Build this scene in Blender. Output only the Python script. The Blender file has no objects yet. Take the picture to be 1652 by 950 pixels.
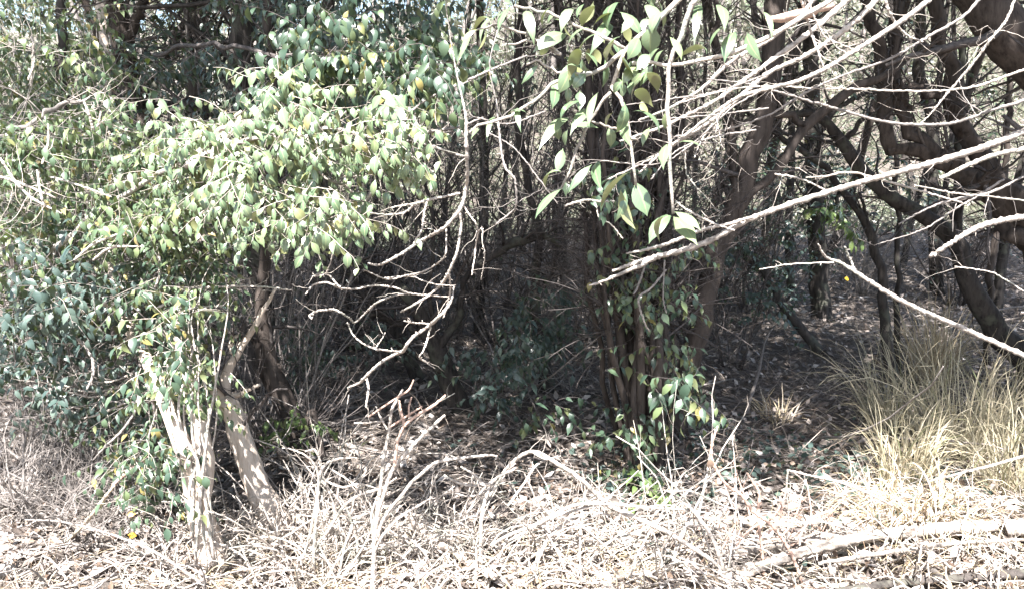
import bpy, math
import numpy as np
from mathutils import Vector

# ------------------------------------------------------------------ camera, world, sun, exposure
scene = bpy.context.scene
C = scene.collection
F = 1297.0
PITCH = math.radians(8.0)
CAM = np.array([0.0, 0.0, 1.6])
cd = bpy.data.cameras.new('camera')
cd.sensor_width = 36.0; cd.sensor_fit = 'HORIZONTAL'
cd.lens = 36.0 * F / 1652.0
cd.clip_start = 0.05; cd.clip_end = 800.0
cam = bpy.data.objects.new('camera', cd); C.objects.link(cam)
cam.location = CAM; cam.rotation_euler = (math.pi / 2 - PITCH, 0, 0)
scene.camera = cam

SUN_EL, SUN_AZ = math.radians(57), math.radians(196)
S = np.array([math.sin(SUN_AZ) * math.cos(SUN_EL), math.cos(SUN_AZ) * math.cos(SUN_EL), math.sin(SUN_EL)])
w = bpy.data.worlds.new('World'); scene.world = w; w.use_nodes = True
nt = w.node_tree
sky = nt.nodes.new('ShaderNodeTexSky'); sky.sky_type = 'NISHITA'; sky.sun_disc = False
sky.sun_elevation = SUN_EL; sky.sun_rotation = SUN_AZ; sky.dust_density = 2.0; sky.air_density = 1.2
bg = nt.nodes['Background']; bg.inputs['Strength'].default_value = 0.07
nt.links.new(sky.outputs[0], bg.inputs[0])
sl = bpy.data.lights.new('sun', 'SUN'); sl.energy = 5.0; sl.angle = math.radians(0.53); sl.color = (1.0, 0.975, 0.95)
so = bpy.data.objects.new('sun', sl); C.objects.link(so)
so.rotation_euler = Vector(S).to_track_quat('Z', 'Y').to_euler()
so.location = (-4, -12, 16)
vs = scene.view_settings
vs.view_transform = 'Standard'; vs.look = 'None'; vs.gamma = 1.0; vs.use_curve_mapping = False
vs.exposure = 2.5
scene.cycles.max_bounces = 6; scene.cycles.diffuse_bounces = 4; scene.cycles.transmission_bounces = 4
scene.cycles.glossy_bounces = 2
scene.cycles.sample_clamp_indirect = 6.0
scene.cycles.use_denoising = True

# ------------------------------------------------------------------ maths helpers
def P(px, py, Y):
    """a point of the place seen at (px, py) of the photograph, at distance Y in front of the camera"""
    u = (px - 826.0) / F; v = (475.0 - py) / F
    d = np.array([u, math.cos(PITCH) + v * math.sin(PITCH), -math.sin(PITCH) + v * math.cos(PITCH)])
    return CAM + d * (Y / d[1])

def sm(a, b, x):
    t = np.clip((x - a) / (b - a), 0, 1); return t * t * (3 - 2 * t)

def gz(x, y):
    x = np.asarray(x, float); y = np.asarray(y, float)
    rise = 0.085 * np.maximum(y - 6.0, 0) * (0.35 + 0.65 * sm(-4, 3, x))
    hill = 0.26 * np.maximum(y - 17.0, 0) - 0.31 * np.maximum(y - 60, 0)
    b = 0.05 * np.sin(x * 1.3 + 1.1) * np.cos(y * 1.1 + .4) + 0.03 * np.sin(x * 3.1 + y * 2.3) + 0.02 * np.sin(x * 6.7 - y * 5.1)
    return rise + hill + b * sm(-2, 2, y)

def G(px, py):
    """the ground point seen at (px, py)"""
    for Y in np.arange(1.5, 60, 0.02):
        p = P(px, py, Y)
        if p[2] <= gz(p[0], p[1]): return p
    return P(px, py, 60)

def nrm(a):
    return a / np.maximum(np.linalg.norm(a, axis=-1, keepdims=True), 1e-9)

def resample(pts, K):
    """Catmull-Rom through pts (n, d) at K stations evenly spaced along the length"""
    p = np.asarray(pts, float)
    if len(p) == 2:
        t = np.linspace(0, 1, K)[:, None]; return p[0] * (1 - t) + p[1] * t
    q = np.vstack([2 * p[0] - p[1], p, 2 * p[-1] - p[-2]]); out = []
    for i in range(len(p) - 1):
        a, b, c, d = q[i], q[i + 1], q[i + 2], q[i + 3]
        for t in np.linspace(0, 1, 12, endpoint=False):
            out.append(.5 * (2 * b + (c - a) * t + (2 * a - 5 * b + 4 * c - d) * t * t + (3 * b - a - 3 * c + d) * t ** 3))
    out.append(p[-1]); out = np.array(out)
    L = np.r_[0, np.cumsum(np.linalg.norm(np.diff(out[:, :3], axis=0), axis=1))]
    s = np.linspace(0, L[-1], K)
    return np.stack([np.interp(s, L, out[:, j]) for j in range(out.shape[1])], 1)

def path(spec, Y=None, K=16, rng=None, depth_wob=0.0, wob=0.0):
    """spec: rows (px, py, width_px[, Y]) -> stations (K,3) and radii (K)"""
    rows = []
    for r in spec:
        y = r[3] if len(r) > 3 else Y
        p = P(r[0], r[1], y); rows.append([*p, r[2] * 0.5 * y / F])
    if rng is not None and depth_wob:
        k = len(rows); ph = rng.uniform(0, 6.28); f = rng.uniform(.6, 1.4)
        for i, r in enumerate(rows):
            s = 1 + depth_wob * math.sin(ph + f * i)
            d = (np.array(r[:3]) - CAM) * s; r[:3] = list(CAM + d)
    a = resample(rows, K)
    if rng is not None and wob:
        a[1:-1, :3] += rng.normal(0, wob, (K - 2, 3))
    return a[:, :3], np.maximum(a[:, 3], 0.0006)

# ------------------------------------------------------------------ mesh builder
class MB:
    def __init__(s): s.V = []; s.Fs = []; s.n = 0; s.A = []; s.has = False
    def add(s, V, faces, A=None):
        V = np.asarray(V, float).reshape(-1, 3)
        s.A.append(np.zeros((len(V), 3)) if A is None else A.reshape(-1, 3)); s.has = s.has or A is not None
        for f in faces: s.Fs.append(np.asarray(f, np.int64) + s.n)
        s.V.append(V); s.n += len(V)
    def tubes(s, Pt, R, n=4, jit=0.0, rng=None, caps=True):
        Pt = np.asarray(Pt, float); R = np.asarray(R, float)
        if Pt.ndim == 2: Pt = Pt[None]; R = R[None]
        N, K, _ = Pt.shape
        T = np.empty_like(Pt); T[:, 1:-1] = Pt[:, 2:] - Pt[:, :-2]; T[:, 0] = Pt[:, 1] - Pt[:, 0]; T[:, -1] = Pt[:, -1] - Pt[:, -2]
        T = nrm(T)
        ref = np.where(np.abs(T[:, 0, 2:3]) < .9, np.array([[0, 0, 1.]]), np.array([[1., 0, 0]]))
        u = nrm(np.cross(T[:, 0], ref)); U = np.empty_like(Pt); U[:, 0] = u
        for k in range(1, K):
            u = nrm(u - (u * T[:, k]).sum(-1, keepdims=True) * T[:, k]); U[:, k] = u
        W = np.cross(T, U)
        a = np.linspace(0, 2 * np.pi, n, endpoint=False)
        rr = R[:, :, None] * np.ones(n)
        if jit and rng is not None:
            lob = 1 + jit * np.sin(a * 2 + rng.uniform(0, 6)) * .5 + jit * np.sin(a * 3 + rng.uniform(0, 6)) * .5
            rr = rr * lob * (1 + rng.normal(0, jit * .35, rr.shape))
        V = Pt[:, :, None] + rr[..., None] * (np.cos(a)[None, None, :, None] * U[:, :, None] + np.sin(a)[None, None, :, None] * W[:, :, None])
        idx = np.arange(N * K * n).reshape(N, K, n)
        A = idx[:, :-1]; B = idx[:, 1:]
        q = np.stack([A, np.roll(A, -1, 2), np.roll(B, -1, 2), B], -1).reshape(-1, 4)
        fs = [q]
        if caps: fs += [idx[:, 0, ::-1].reshape(N, n), idx[:, -1].reshape(N, n)]
        s.add(V, fs)
    def ribbons(s, Pt, W, side):
        """flat blades: Pt (N,K,3), W (N,K) half widths, side (N,3)"""
        N, K, _ = Pt.shape
        a = Pt - W[..., None] * side[:, None]; b = Pt + W[..., None] * side[:, None]
        V = np.stack([a, b], 2); idx = np.arange(N * K * 2).reshape(N, K, 2)
        q = np.stack([idx[:, :-1, 0], idx[:, :-1, 1], idx[:, 1:, 1], idx[:, 1:, 0]], -1).reshape(-1, 4)
        s.add(V, [q])
    def leaves(s, pos, d, up, size, ratio=0.5, curl=0.35, fold=0.25, lod=1):
        pos = np.asarray(pos, float); N = len(pos)
        if N == 0: return
        d = nrm(np.asarray(d, float)); side = nrm(np.cross(d, up)); nn = np.cross(side, d)
        size = np.broadcast_to(size, (N,)); curl = np.broadcast_to(curl, (N,)); ratio = np.broadcast_to(ratio, (N,))
        if lod >= 2: t = np.array([0, .07, .18, .32, .48, .64, .78, .89, 1.]); hw = np.array([.03, .05, .26, .43, .5, .44, .28, .11, .0])
        elif lod == 1: t = np.array([0, .28, .55, .8, 1.]); hw = np.array([.04, .46, .44, .16, 0.])
        else: t = np.array([0, .42, 1.]); hw = np.array([.03, .5, 0.])
        K = len(t)
        bend = curl[:, None] * t[None] ** 2
        ang = curl[:, None] * 1.6 * t[None]
        # walk along an arc so that strongly curled leaves keep their length
        dt = np.diff(np.r_[0, t]); cx = np.cumsum(np.cos(ang) * dt, 1); cz = -np.cumsum(np.sin(ang) * dt, 1)
        c = pos[:, None] + size[:, None, None] * (cx[..., None] * d[:, None] + cz[..., None] * nn[:, None])
        w_ = (size * ratio)[:, None] * hw[None]
        lift = nn[:, None] * (w_ * fold)[..., None]
        L = c - side[:, None] * w_[..., None] + lift; Rr = c + side[:, None] * w_[..., None] + lift
        V = np.stack([L, c, Rr], 2)                     # N,K,3,3
        idx = np.arange(N * K * 3).reshape(N, K, 3)
        q1 = np.stack([idx[:, :-1, 0], idx[:, :-1, 1], idx[:, 1:, 1], idx[:, 1:, 0]], -1).reshape(-1, 4)
        q2 = np.stack([idx[:, :-1, 1], idx[:, :-1, 2], idx[:, 1:, 2], idx[:, 1:, 1]], -1).reshape(-1, 4)
        A = np.zeros((N, K, 3, 3)); A[:, :, 1, 0] = 1; A[..., 1] = t[None, :, None]
        s.add(V, [q1, q2], A)
    def build(s, name, mat, origin=(0, 0, 0), smooth=True):
        V = np.concatenate(s.V) - np.asarray(origin, float)
        me = bpy.data.meshes.new(name)
        me.vertices.add(len(V)); me.vertices.foreach_set('co', V.astype(np.float32).ravel())
        loops = np.concatenate([f.ravel() for f in s.Fs]); tot = np.concatenate([np.full(len(f), f.shape[1]) for f in s.Fs])
        start = np.r_[0, np.cumsum(tot)[:-1]]
        me.loops.add(len(loops)); me.loops.foreach_set('vertex_index', loops.astype(np.int32))
        me.polygons.add(len(tot)); me.polygons.foreach_set('loop_start', start.astype(np.int32))
        me.polygons.foreach_set('loop_total', tot.astype(np.int32))
        me.polygons.foreach_set('use_smooth', np.full(len(tot), smooth))
        me.materials.append(mat); me.update(calc_edges=True)
        if s.has: at = me.attributes.new('leafuv', 'FLOAT_VECTOR', 'POINT'); at.data.foreach_set('vector', np.concatenate(s.A).astype(np.float32).ravel())
        o = bpy.data.objects.new(name, me); C.objects.link(o); return o

def tag(o, label=None, cat=None, group=None, kind=None):
    if label: o['label'] = label
    if cat: o['category'] = cat
    if group: o['group'] = group
    if kind: o['kind'] = kind
    return o
def thing(name, label, cat, base, group=None):
    o = bpy.data.objects.new(name, None); C.objects.link(o)
    o.location = [float(v) for v in base]; o.empty_display_size = .1
    return tag(o, label, cat, group)
def part(name, mb, mat, parent, label=None, root=None):
    if not mb.V: return None
    r = root or parent
    o = mb.build(name, mat, tuple(r.location)); o.parent = parent
    if name in ('twigs', 'foliage_twigs', 'shade_crown_twigs', 'fine_twigs', 'ivy_stem', 'vine_stem', 'straw', 'trunks'): o['kind'] = 'stuff'
    if label: o['label'] = label
    return o
def solo(name, mb, mat, label, cat, base, group=None, kind=None):
    o = mb.build(name, mat, base); o.location = [float(v) for v in base]
    return tag(o, label, cat, group, kind)

# ------------------------------------------------------------------ growth
def grow(Pt, R, M, length, rng, K=6, out=0.9, up=0.1, wob=0.06, t0=0.15, t1=1.0, rs=0.5, rend=0.25, droop=0.0, rmin=.0007, tang=.6):
    """M twigs growing off the stems Pt (N,Kp,3) with radii R (N,Kp)"""
    Pt = np.asarray(Pt); R = np.asarray(R)
    if Pt.ndim == 2: Pt = Pt[None]; R = R[None]
    N, Kp, _ = Pt.shape
    i = rng.integers(0, N, M); s = rng.uniform(t0, t1, M) * (Kp - 1); k = np.minimum(s.astype(int), Kp - 2); f = (s - k)[:, None]
    st = Pt[i, k] * (1 - f) + Pt[i, k + 1] * f; r0 = (R[i, k] * (1 - f[:, 0]) + R[i, k + 1] * f[:, 0]) * rs
    T = nrm(Pt[i, k + 1] - Pt[i, k]); d = nrm(T * tang + nrm(rng.normal(size=(M, 3))) * out + np.array([0, 0, up]))
    L = length * rng.uniform(.45, 1.15, M)
    o = np.empty((M, K, 3)); o[:, 0] = st
    for j in range(1, K):
        d = nrm(d + rng.normal(0, wob * 3, (M, 3)) + np.array([0, 0, -droop]))
        o[:, j] = o[:, j - 1] + d * (L / (K - 1))[:, None]
    rr = np.maximum(r0, rmin)[:, None] * np.linspace(1, rend, K)[None]
    return o, rr

def leaf_sprays(lm, Pt, per, size, rng, t0=0.25, droop=0.3, ratio=.46, curl=(.15, .7), lod=1, spread=.9, jit=0.0, fold=.3, flat=1.0, lean=-.45):
    """leaves set along the stems Pt (N,K,3), alternately, PER leaves a stem"""
    Pt = np.asarray(Pt)
    if Pt.ndim == 2: Pt = Pt[None]
    N, K, _ = Pt.shape
    t = t0 + (1 - t0) * (np.arange(per) + rng.uniform(0, 1, (N, per)) * .8) / per
    t = np.clip(t, 0, .999); s = t * (K - 1); k = np.minimum(s.astype(int), K - 2); f = (s - k)[..., None]
    ii = np.arange(N)[:, None]
    a = Pt[ii, k]; b = Pt[ii, k + 1]; pos = a * (1 - f) + b * f; T = nrm(b - a)
    side = nrm(np.cross(T, np.array([0, 0, 1.])) + 1e-4)
    sg = np.where((np.arange(per) % 2) == 0, 1, -1)[None, :, None]
    d = nrm(T * .6 + side * sg * spread + np.array([0, 0, -droop]) + rng.normal(0, .28, (N, per, 3)))
    up = nrm(np.array([-.1, lean, 1.]) * flat + rng.normal(0, .30, (N, per, 3)))
    pos = pos + rng.normal(0, jit, pos.shape) if jit else pos
    M = N * per
    lm.leaves(pos.reshape(M, 3), d.reshape(M, 3), up.reshape(M, 3), size * (.42 + .8 * rng.beta(2.2, 1.8, M)), ratio * rng.uniform(.72, 1.2, M), rng.uniform(curl[0], curl[1], M), fold, lod)

# ------------------------------------------------------------------ materials
def mat_base(name):
    m = bpy.data.materials.new(name); m.use_nodes = True
    return m, m.node_tree, m.node_tree.nodes['Principled BSDF']
def ramp(nt, fac, cols):
    r = nt.nodes.new('ShaderNodeValToRGB'); e = r.color_ramp.elements
    while len(e) < len(cols): e.new(.5)
    for i, (p, c) in enumerate(cols): e[i].position = p; e[i].color = (*c, 1)
    nt.links.new(fac, r.inputs[0]); return r.outputs[0]
def noise(nt, scale, detail=5, vec=None, rough=.6):
    n = nt.nodes.new('ShaderNodeTexNoise'); n.inputs['Scale'].default_value = scale; n.inputs['Detail'].default_value = detail
    n.inputs['Roughness'].default_value = rough
    if vec is not None: nt.links.new(vec, n.inputs['Vector'])
    return n.outputs['Fac']
def mix(nt, fac, a, b, mode='MIX'):
    m = nt.nodes.new('ShaderNodeMix'); m.data_type = 'RGBA'; m.blend_type = mode
    for s, v in ((m.inputs[0], fac), (m.inputs[6], a), (m.inputs[7], b)):
        if isinstance(v, (int, float)): s.default_value = v
        elif isinstance(v, tuple): s.default_value = (*v, 1)
        else: nt.links.new(v, s)
    return m.outputs[2]
def worldpos(nt, sx=1, sy=1, sz=1):
    g = nt.nodes.new('ShaderNodeNewGeometry'); mp = nt.nodes.new('ShaderNodeMapping'); mp.inputs['Scale'].default_value = (sx, sy, sz)
    nt.links.new(g.outputs['Position'], mp.inputs[0]); return mp.outputs[0], g
def bump(nt, h, b, strength, dist):
    n = nt.nodes.new('ShaderNodeBump'); n.inputs['Strength'].default_value = strength; n.inputs['Distance'].default_value = dist
    nt.links.new(h, n.inputs['Height']); nt.links.new(n.outputs[0], b.inputs['Normal'])
def leaf_mat(name, cols, back, trans=(.16, .22, .03), tf=.22, rough=.36, spec=.5, veins=False):
    m, nt, b = mat_base(name)
    g = nt.nodes.new('ShaderNodeNewGeometry')
    c = ramp(nt, g.outputs['Random Per Island'], cols)
    pv, _ = worldpos(nt)
    c = mix(nt, noise(nt, 60, 3, pv), c, (.9, .9, .9), 'MULTIPLY')
    if veins:
        at = nt.nodes.new('ShaderNodeAttribute'); at.attribute_name = 'leafuv'; sp = nt.nodes.new('ShaderNodeSeparateXYZ'); nt.links.new(at.outputs['Vector'], sp.inputs[0])
        def mth(op, a, b_):
            n = nt.nodes.new('ShaderNodeMath'); n.operation = op
            for k, v in ((0, a), (1, b_)):
                if isinstance(v, (int, float)): n.inputs[k].default_value = v
                else: nt.links.new(v, n.inputs[k])
            return n.outputs[0]
        rib = ramp(nt, sp.outputs[0], [(.86, (0, 0, 0)), (.97, (.8, .8, .8))])
        sv = mth('SINE', mth('MULTIPLY', mth('ADD', mth('MULTIPLY', sp.outputs[1], 8), mth('MULTIPLY', sp.outputs[0], 2.2)), 6.283), 0)
        side = ramp(nt, sv, [(.80, (0, 0, 0)), (1, (.35, .35, .35))])
        spots = ramp(nt, noise(nt, 140, 2, pv), [(.66, (0, 0, 0)), (.74, (.7, .7, .7))])
        c = mix(nt, side, c, (.2, .25, .13)); c = mix(nt, rib, c, (.28, .32, .16)); c = mix(nt, spots, c, (.14, .10, .05))
    c2 = mix(nt, g.outputs['Backfacing'], c, back)
    nt.links.new(c2, b.inputs['Base Color']); b.inputs['Roughness'].default_value = rough; b.inputs['Specular IOR Level'].default_value = spec
    tr = nt.nodes.new('ShaderNodeBsdfTranslucent'); tr.inputs[0].default_value = (*trans, 1)
    ms = nt.nodes.new('ShaderNodeMixShader'); ms.inputs[0].default_value = tf
    nt.links.new(b.outputs[0], ms.inputs[1]); nt.links.new(tr.outputs[0], ms.inputs[2])
    nt.links.new(ms.outputs[0], nt.nodes['Material Output'].inputs[0]); return m
def bark_mat(name, dark, light, scale=30, strech=.25, lichen=None, rough=.85, island=False, bs=.6):
    m, nt, b = mat_base(name)
    v, g = worldpos(nt, 1, 1, strech)
    n1 = noise(nt, scale, 6, v, .65)
    c = ramp(nt, n1, [(.30, dark), (.52, tuple((a + 2 * l) / 3 for a, l in zip(dark, light))), (.72, light)])
    if lichen:
        v2, _ = worldpos(nt)
        c = mix(nt, ramp(nt, noise(nt, 7, 4, v2), [(.52, (0, 0, 0)), (.66, (1, 1, 1))]), c, lichen)
    if island:
        c = mix(nt, 1.0, c, ramp(nt, g.outputs['Random Per Island'], [(0, (.5, .48, .46)), (.5, (.85, .84, .82)), (1, (1.1, 1.05, 1.0))]), 'MULTIPLY')
    nt.links.new(c, b.inputs['Base Color']); b.inputs['Roughness'].default_value = rough; b.inputs['Specular IOR Level'].default_value = .25
    bump(nt, n1, b, bs, .012); return m

M = {}
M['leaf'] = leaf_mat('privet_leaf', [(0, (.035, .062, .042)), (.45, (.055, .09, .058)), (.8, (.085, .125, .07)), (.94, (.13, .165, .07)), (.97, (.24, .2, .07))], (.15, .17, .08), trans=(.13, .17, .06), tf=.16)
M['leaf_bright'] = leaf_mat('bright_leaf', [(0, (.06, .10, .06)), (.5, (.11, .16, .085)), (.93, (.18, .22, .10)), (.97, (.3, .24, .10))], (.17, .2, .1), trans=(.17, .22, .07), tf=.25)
M['leaf_big'] = leaf_mat('large_leaf', [(0, (.08, .135, .07)), (.3, (.12, .18, .10)), (.8, (.17, .225, .13)), (.97, (.2, .25, .12)), (.99, (.34, .29, .12))], (.19, .20, .09), trans=(.17, .2, .06), rough=.30, tf=.16, spec=1.0, veins=True)
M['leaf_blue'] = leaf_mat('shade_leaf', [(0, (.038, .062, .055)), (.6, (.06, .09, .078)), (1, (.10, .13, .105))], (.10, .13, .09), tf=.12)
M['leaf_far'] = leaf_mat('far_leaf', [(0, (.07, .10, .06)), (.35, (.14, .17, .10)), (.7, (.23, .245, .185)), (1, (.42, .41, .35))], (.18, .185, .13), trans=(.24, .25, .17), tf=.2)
M['vine'] = leaf_mat('vine_leaf', [(0, (.08, .13, .045)), (1, (.13, .18, .06))], (.15, .18, .07), trans=(.17, .24, .06), tf=.25)
M['bark'] = bark_mat('dark_bark', (.014, .012, .011), (.075, .064, .058), 34, .22, (.09, .09, .07))
M['bark_brown'] = bark_mat('brown_bark', (.018, .014, .012), (.095, .076, .066), 28, .22)
M['bark_pale'] = bark_mat('pale_bark', (.36, .28, .22), (.60, .52, .45), 60, .12)
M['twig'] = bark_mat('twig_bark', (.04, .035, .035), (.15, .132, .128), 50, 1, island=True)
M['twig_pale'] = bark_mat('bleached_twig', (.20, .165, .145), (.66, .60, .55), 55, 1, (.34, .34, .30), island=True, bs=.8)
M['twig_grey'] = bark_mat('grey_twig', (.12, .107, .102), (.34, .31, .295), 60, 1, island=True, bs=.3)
M['twig_red'] = bark_mat('reddish_stem', (.24, .15, .12), (.5, .36, .29), 60, 1, bs=.3)
M['log'] = bark_mat('log_bark', (.06, .045, .038), (.42, .37, .32), 22, 1, rough=.9)
M['straw'] = leaf_mat('dry_straw', [(0, (.24, .16, .10)), (.3, (.44, .36, .27)), (.8, (.58, .51, .42)), (1, (.68, .62, .53))], (.4, .33, .22), trans=(.5, .4, .22), tf=.2, rough=.7, spec=.2)
M['grass'] = leaf_mat('tall_grass', [(0, (.12, .14, .06)), (.10, (.2, .2, .11)), (.2, (.40, .34, .23)), (.6, (.54, .46, .33)), (1, (.66, .59, .46))], (.40, .36, .26), trans=(.42, .38, .24), tf=.3, rough=.6, spec=.3)
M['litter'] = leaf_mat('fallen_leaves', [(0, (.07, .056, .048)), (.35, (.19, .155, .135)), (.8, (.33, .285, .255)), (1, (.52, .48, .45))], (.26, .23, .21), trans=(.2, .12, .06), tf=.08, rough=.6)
M['litter_shade_tone'] = leaf_mat('shade_toned_dry_leaves', [(0, (.07, .045, .032)), (.6, (.22, .155, .115)), (1, (.42, .34, .27))], (.4, .33, .27), trans=(.3, .2, .1), tf=.1, rough=.6)  # brown darkened to put shade between the canes and at lower right
M['yellow'] = leaf_mat('yellow_leaf', [(0, (.75, .45, .03)), (1, (.8, .5, .04))], (.7, .45, .05))
M['orange'] = leaf_mat('orange_leaf', [(0, (.7, .33, .04)), (1, (.75, .4, .05))], (.6, .3, .05))
M['rock'] = bark_mat('rock', (.2, .18, .16), (.42, .38, .34), 14, 1)

m, nt, b = mat_base('ground')
v, g = worldpos(nt)
n1 = noise(nt, 2.2, 6, v); n2 = noise(nt, 26, 8, v, .7)
c = ramp(nt, n2, [(.3, (.04, .032, .027)), (.5, (.12, .097, .082)), (.62, (.2, .17, .145)), (.75, (.3, .26, .225))])
c = mix(nt, ramp(nt, n1, [(.4, (0, 0, 0)), (.65, (.6, .6, .6))]), c, (.12, .1, .085))
nt.links.new(c, b.inputs['Base Color']); b.inputs['Roughness'].default_value = .95
bump(nt, n2, b, 1.0, .05); M['ground'] = m

# ------------------------------------------------------------------ ground
def axis(lo, hi, fine_lo, fine_hi, step, coarse):
    a = list(np.arange(fine_lo, fine_hi, step)); x = fine_lo; s = step
    while x > lo: s = min(s * 1.25, coarse); x -= s; a.insert(0, x)
    x = fine_hi; s = step
    while x < hi: a.append(x); s = min(s * 1.25, coarse); x += s
    a.append(x); return np.array(a)
gx = axis(-140, 140, -9, 9, .12, 12); gy = axis(-40, 150, 0, 14, .12, 12)
XX, YY = np.meshgrid(gx, gy); ZZ = gz(XX, YY) + .012 * np.random.default_rng(1).normal(size=XX.shape)
mb = MB(); nx, ny = len(gx), len(gy); idx = np.arange(nx * ny).reshape(ny, nx)
mb.add(np.stack([XX, YY, ZZ], -1), [np.stack([idx[:-1, :-1], idx[:-1, 1:], idx[1:, 1:], idx[1:, :-1]], -1).reshape(-1, 4)])
o = mb.build('ground', M['ground']); tag(o, 'brown woodland floor rising to a slope behind the trees', None, None, 'structure')

# ------------------------------------------------------------------ ground cover (stuff)
def scatter(n, x0, x1, y0, y1, rng, fan=True):
    y = y0 + (y1 - y0) * rng.uniform(0, 1, n) ** (1.25)
    if fan: x = (rng.uniform(-1.15, 1.15, n)) * (0.66 * y + .5); x = np.where((x > x0) & (x < x1), x, rng.uniform(x0, x1, n))
    else: x = rng.uniform(x0, x1, n)
    return x, y
rng = np.random.default_rng(2)
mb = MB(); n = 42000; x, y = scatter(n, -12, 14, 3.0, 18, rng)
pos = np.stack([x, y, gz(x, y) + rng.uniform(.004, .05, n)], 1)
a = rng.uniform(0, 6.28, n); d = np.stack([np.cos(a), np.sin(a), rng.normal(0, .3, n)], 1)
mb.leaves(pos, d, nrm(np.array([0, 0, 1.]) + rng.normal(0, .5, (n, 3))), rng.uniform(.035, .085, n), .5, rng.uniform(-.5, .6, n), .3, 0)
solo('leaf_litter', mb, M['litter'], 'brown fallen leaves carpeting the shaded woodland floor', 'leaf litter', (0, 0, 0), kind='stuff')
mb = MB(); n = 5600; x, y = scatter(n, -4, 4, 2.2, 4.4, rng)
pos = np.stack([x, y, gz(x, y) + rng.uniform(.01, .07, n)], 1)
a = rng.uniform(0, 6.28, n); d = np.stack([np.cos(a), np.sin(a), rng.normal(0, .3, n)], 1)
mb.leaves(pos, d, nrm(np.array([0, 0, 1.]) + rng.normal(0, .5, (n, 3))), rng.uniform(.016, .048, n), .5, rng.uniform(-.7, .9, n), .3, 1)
solo('leaf_litter', mb, M['litter_shade_tone'], 'dry leaves in a brown darkened for shade, scattered in the sunlit strip of ground', 'leaf litter', (0, 0, 0), kind='stuff')

def ground_twigs(n, x0, x1, y0, y1, L, r, rng, K=6, lift=.05, fan=True, arch=0.0):
    x, y = scatter(n, x0, x1, y0, y1, rng, fan); a = rng.uniform(0, 6.28, n)
    d = np.stack([np.cos(a), np.sin(a), rng.uniform(-.05, .25 + arch, n)], 1); Lr = L * rng.uniform(.3, 1.2, n)
    o = np.empty((n, K, 3)); o[:, 0] = np.stack([x, y, gz(x, y) + rng.uniform(.005, lift, n)], 1)
    for j in range(1, K):
        d = nrm(d + rng.normal(0, .16, (n, 3)) - np.array([0, 0, .05 + arch * .45])); o[:, j] = o[:, j - 1] + d * (Lr / (K - 1))[:, None]
    o[..., 2] = np.maximum(o[..., 2], gz(o[..., 0], o[..., 1]) + .004)
    return o, r * rng.uniform(.5, 1.3, n)[:, None] * np.linspace(1, .4, K)[None]
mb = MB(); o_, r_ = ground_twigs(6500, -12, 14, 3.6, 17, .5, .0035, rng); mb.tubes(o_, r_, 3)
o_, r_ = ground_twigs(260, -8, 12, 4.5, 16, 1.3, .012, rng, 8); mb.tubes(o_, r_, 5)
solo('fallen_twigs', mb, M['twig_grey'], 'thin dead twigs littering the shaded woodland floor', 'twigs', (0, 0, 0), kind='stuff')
mb = MB(); n = 9000; x, y = scatter(n, -10, 13, 4.2, 16, rng); K = 5
a = rng.uniform(0, 6.28, n); d = nrm(np.stack([np.cos(a) * .8, np.sin(a) * .8, rng.uniform(.3, 1.6, n)], 1)); L = rng.uniform(.08, .35, n)
o_ = np.empty((n, K, 3)); o_[:, 0] = np.stack([x, y, gz(x, y)], 1)
for j in range(1, K): d = nrm(d + rng.normal(0, .15, (n, 3)) - np.array([0, 0, .22])); o_[:, j] = o_[:, j - 1] + d * (L / (K - 1))[:, None]
mb.ribbons(o_, .0025 * np.ones((n, 1)) * np.linspace(1, .2, K), nrm(np.cross(d, rng.normal(size=(n, 3)))))
solo('dead_grass', mb, M['litter_shade_tone'], 'sparse brown dead grass on the shaded woodland floor', 'dead grass', (0, 0, 0), kind='stuff')
mb = MB(); o_, r_ = ground_twigs(2600, -2.6, .9, 2.3, 3.9, .42, .0019, rng, 9, .06, False, .9); mb.tubes(o_, r_, 3)  # thin stems stop short on one side, leaving darker ground as shade
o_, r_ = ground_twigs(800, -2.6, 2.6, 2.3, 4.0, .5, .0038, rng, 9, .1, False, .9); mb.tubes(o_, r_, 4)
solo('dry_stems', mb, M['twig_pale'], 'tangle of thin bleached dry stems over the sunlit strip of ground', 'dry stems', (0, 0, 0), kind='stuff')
# green ground creepers on the floor near the middle of the view
mb = MB(); n = 1100; x = rng.normal(1.45, .75, n); y = rng.normal(4.35, .42, n)
pos = np.stack([x, y, gz(x, y) + rng.uniform(.02, .08, n)], 1); a = rng.uniform(0, 6.28, n)
mb.leaves(pos, np.stack([np.cos(a), np.sin(a), rng.normal(0, .3, n)], 1), nrm(np.array([0, 0, 1.]) + rng.normal(0, .45, (n, 3))), rng.uniform(.03, .06, n), .6, .3, .2, 1)
solo('ground_cover', mb, M['leaf_blue'], 'low green creeper leaves on the floor beyond the pale log', 'ground cover', (0, 0, 0), kind='stuff')

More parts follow.
